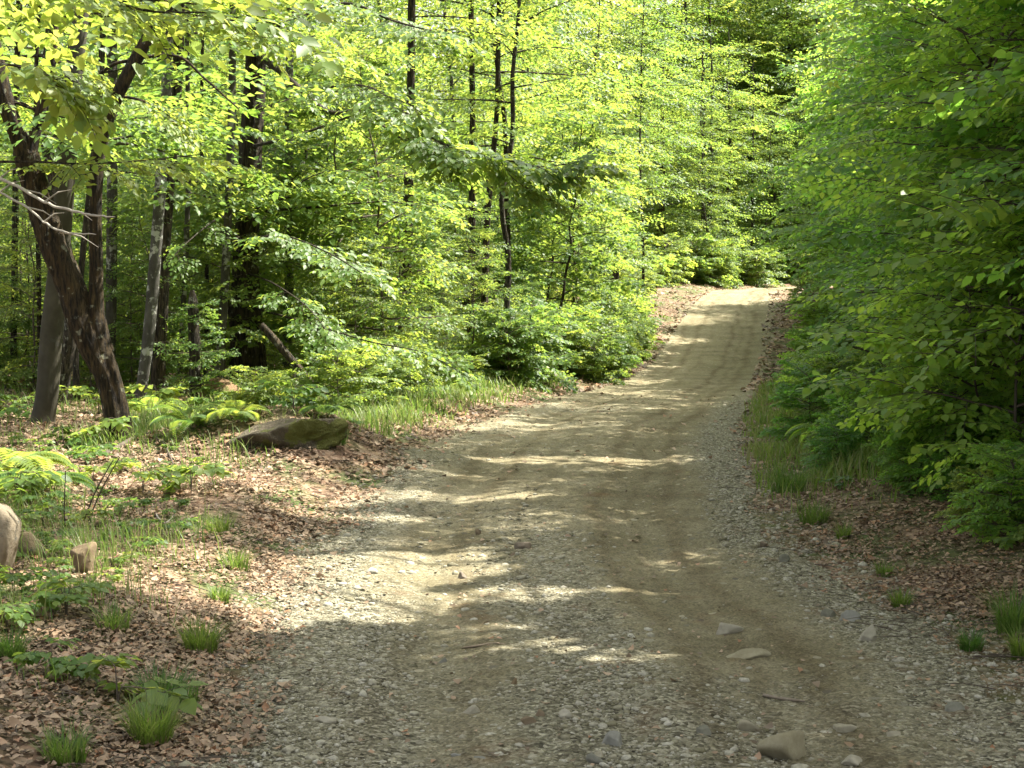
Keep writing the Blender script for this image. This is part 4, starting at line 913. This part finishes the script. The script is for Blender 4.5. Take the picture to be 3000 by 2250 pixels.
def seeds(n, y0, y1, f0, f1, s0, s1):
    k = 0
    for _ in range(4000):
        if k >= n: break
        y = rng.uniform(y0, y1); a = float(xl(y)) - f0; b = -.335 * y
        if a < b: continue
        x = rng.uniform(b, a)
        if fbm(x * .7, y * .7, 120) < f1 or not free(x, y, sp_, .28): continue
        sp_.append((x, y)); SEED[rng.integers(4)].put(place(x, y), rng.random() * 6, rng.uniform(s0, s1), L_S, G_S); k += 1
seeds(40, 11.5, 17, 1.3, .44, .25, .55); seeds(56, 17.5, 28, .9, .30, .5, 1.2); seeds(44, 7.5, 12.5, .9, .44, .2, .42)

def fern_kind(seed, nf, L):
    r = np.random.default_rng(seed); Rm = []; T = []; tb = Tubes()
    for k in range(nf):
        az = k * 6.28 / nf + r.normal(0, .25); e = R(r.uniform(50, 75)); p = np.zeros(3); pts_ = [p]; n = 26; Lk = L * r.uniform(.75, 1.1)
        for i in range(n):
            d = np.array([math.cos(az) * math.cos(e), math.sin(az) * math.cos(e), math.sin(e)]); p = p + d * Lk / n; e -= R(3.6 + .1 * i); pts_.append(p)
            if i > 3:
                u = i / n; ln = .16 * L * math.sin(PI * (u * .86 + .12)) ** .8
                for sg in (1, -1):
                    side = np.array([-math.sin(az) * sg, math.cos(az) * sg, 0]); dd = side + d * .45 + np.array([0, 0, -.15])
                    Rm.append(frame(dd, np.array([0, 0, 1.0]) + d * .1) * ln * 1.5); T.append(p)
        tb.add(np.array(pts_), np.linspace(.004, .0012, n + 1), 4)
    return np.array(Rm), np.array(T), tb
FERNLEAF = leaf_lo(.13)
def fern(label, px, py, sc, seed, lm=None, group='ferns of the verges'):
    root = thing('fern', label, 'fern', tuple(G(px, py)), group); Rm, T, tb = fern_kind(seed, 8, .62); root.scale = (sc,) * 3
    obj('fronds', scatter_mesh('fronds', FERNLEAF, Rm, T, [lm or M_LEAF]), root); obj('stalks', tb.mesh('stalks', M_GRASS), root)
fern('tall bright fern at the left edge in front of the grey beech', 25, 1420, 1.35, 1); fern('smaller fern at the left edge, nearer than the tall one', 110, 1455, .9, 2)
fern('fern in the shade under the right hand bushes beside the grass', 2440, 1300, 1.0, 3, M_DARK); fern('pale drooping fern at the lower right under the bushes', 2760, 1400, .9, 4)
fern('fern between the mound and the foot of the thick trunk', 560, 1260, .9, 5); fern('fern at the bend of the grassy left verge', 1010, 1190, 1.0, 6); fern('fern under the lichened pair of trunks', 430, 1230, 1.0, 7)

for i, (px, py, sc) in enumerate([(1100, 1155, .8), (1210, 1125, .9), (1310, 1110, .9), (960, 1225, .7), (690, 1235, .8), (1060, 1170, .7), (1420, 1085, .9)]):
    fern('fern among the grass of the left verge', px, py, sc, 20 + i, None, 'ferns in the left verge grass')
def tuft(label, px, py, hp, wp, n, seed, dark=False):
    g = G(px, py); s = g[1] / 4758; V, q = blades(int(n * 2.4), hp * s * 1.15, np.random.default_rng(seed), wp * s * .45, .0028, .85)
    o = obj('grass_tuft', mesh_np('grass_tuft', V, [q], [M_TUFT])); o.location = g - np.array([0, 0, .01]); tag(o, label, 'grass tuft', 'grass tufts on the verges')
for i, a in enumerate([('thick grass tuft at the bottom left beneath the broad leaved seedling', 445, 2185, 150, 130, 150), ('grass tuft just above the lowest thick tuft, behind the broad leaved seedling', 478, 2085, 150, 110, 110),
        ('grass tuft alone in brown leaves beside the left gravel edge', 590, 1915, 110, 100, 120), ('grass tuft at the very bottom left corner of the leaves', 190, 2235, 110, 130, 110), ('pale sunlit tuft in the middle of the left litter', 690, 1670, 70, 90, 80),
        ('small sunlit tuft left of the bright road patch', 645, 1765, 60, 60, 60), ('small tuft at the upper edge of the left litter', 640, 1560, 60, 70, 60), ('tuft of grass under the dark faceted rock', 255, 1740, 70, 60, 60), ('sunlit tuft at the left edge beside the blue green seedling', 30, 1935, 110, 90, 90),
        ('grass tuft at the right verge where the sunlit leaves begin', 2385, 1535, 75, 90, 100), ('small lone tuft in the shaded leaves right of the road', 2470, 1580, 60, 40, 50), ('tuft of grass at the right verge above the sunlit leaves', 2310, 1445, 90, 110, 110),
        ('small dark tuft in the right litter', 2640, 1780, 60, 60, 70), ('bright tuft low in the right litter', 2845, 1905, 70, 70, 80), ('tall tuft at the right picture edge', 2965, 1860, 150, 90, 110), ('second tall tuft at the right picture edge, lower', 2990, 1935, 110, 60, 80),
        ('tuft at the right verge beside the sun fleck on the road', 2590, 1690, 50, 50, 50), ('thin tuft in the litter beside the pale flat seedling', 330, 1850, 90, 110, 60), ('thin tuft in brown leaves right of the thick lowest tuft', 545, 2060, 90, 90, 50), ('sparse tuft between the road and the mossy boulder', 990, 1300, 60, 60, 70)]):
    tuft(*a[:1], *a[1:], 700 + i)

# low bushes along the verges
G_B = 'low bushes on the right verge'; L_B = 'low leafy bush in the shaded undergrowth on the right verge'
low = lambda t: 1 - .35 * t
BUSH = [Pool(sapling_kind('bush', L_B, 'bush', 480 + i, 1.15, .012, .08, .62, 24, [make_spray(320 + j, 5, .10) for j in range(4)], HIW, M_DARK, M_TWIG, G_B, nspray=4, sl=.42, prof=low, el=(8, 60), tilt=.35)) for i in range(3)]
BUSHL = [Pool(sapling_kind('bush', L_B, 'bush', 490 + i, 1.15, .012, .08, .62, 22, [make_spray(320 + j, 5, .10) for j in range(4)], HIW, M_LEAF, M_TWIG, G_B, nspray=4, sl=.42, prof=low, el=(8, 60), tilt=.35)) for i in range(2)]
bp = []
def bushes(n, y0, y1, a, b, s0, s1, left=False, label=None, group=None, dmin=.5):
    k = 0
    for _ in range(3000):
        if k >= n: break
        y = rng.uniform(y0, y1); o = rng.uniform(a, b); x = float(xl(y)) - o if left else float(xr(y)) + o
        if not free(x, y, bp, dmin): continue
        bp.append((x, y)); (BUSHL[rng.integers(2)] if left or rng.random() < .35 else BUSH[rng.integers(3)]).put(place(x, y), rng.random() * 6, rng.uniform(s0, s1), label, group); k += 1
bushes(120, 13.0, 30, .8, 3.8, .28, .62, dmin=.34); bushes(50, 30, 62, .9, 3.6, .35, .8); bushes(30, 10.2, 13.4, 1.2, 3.4, .22, .55, dmin=.3)
LB = 'low sunlit bush on the left verge near the bend'; GB = 'low bushes on the left verge'
bushes(26, 29, 48, .7, 2.0, .7, 1.2, True, LB, GB, .6); bushes(5, 60, 68, 1.5, 2.6, .7, 1.1, True, LB, GB)
bushes(9, 33, 42, .15, .8, .7, 1.05, True, LB, GB, .5); bushes(14, 19, 30, 1.4, 2.5, .35, .7, True, LB, GB, .5)
for i in range(26):
    y = 66 + i * .62; x = float(xl(y)) - rng.uniform(1.0, 3.0) * (1 if y > 71 else 1.5)
    BUSHL[i % 2].put(place(x, y), rng.random() * 6, rng.uniform(.9, 1.7), 'bright low bush on the outer side of the bend at the road end', 'low bushes at the bend')
for px, py, sc in [(2880, 1400, .75), (2970, 1450, .85), (3020, 1370, 1.0)]: BIGL.put(tuple(G(px, py)), rng.random() * 6, sc)
for i, (lb, a) in enumerate([('arching bare cane in the right undergrowth, left of two', [(2640, 1190, 5), (2610, 1110, 5), (2560, 1040, 4), (2490, 1015, 3)]), ('arching bare cane in the right undergrowth, right of two', [(2620, 1180, 5), (2600, 1090, 5), (2545, 1030, 4), (2480, 1010, 3)]),
        ('upright bare stem in the sunlit leaves at the left', [(190, 1560, 4), (188, 1490, 4), (192, 1380, 3)]), ('slanting bare stem in the sunlit leaves at the left', [(240, 1540, 5), (280, 1440, 4), (330, 1350, 3)]), ('second slanting bare stem close beside the first at the left', [(255, 1535, 4), (300, 1430, 4), (350, 1340, 3)])]):
    d_ = G(a[0][0], a[0][1])[1]; b0 = np.array(P(a[0][0], a[0][1], d_)); tb = Tubes()
    q = spline([[*(P(x_, y_, d_ - .1 * k) - b0), w_ * .5 * d_ / 4758] for k, (x_, y_, w_) in enumerate(a)], 5); tb.add(q[:, :3], q[:, 3], 5)
    tag(obj('bare_stem', tb.mesh('bare_stem', M_TWIG), None, b0), lb, 'bare stem')
for pool in NEAR + MID + FAR + WALL + TALL + SEED + BUSH + BUSHL + [BIGL]:
    assert pool.used
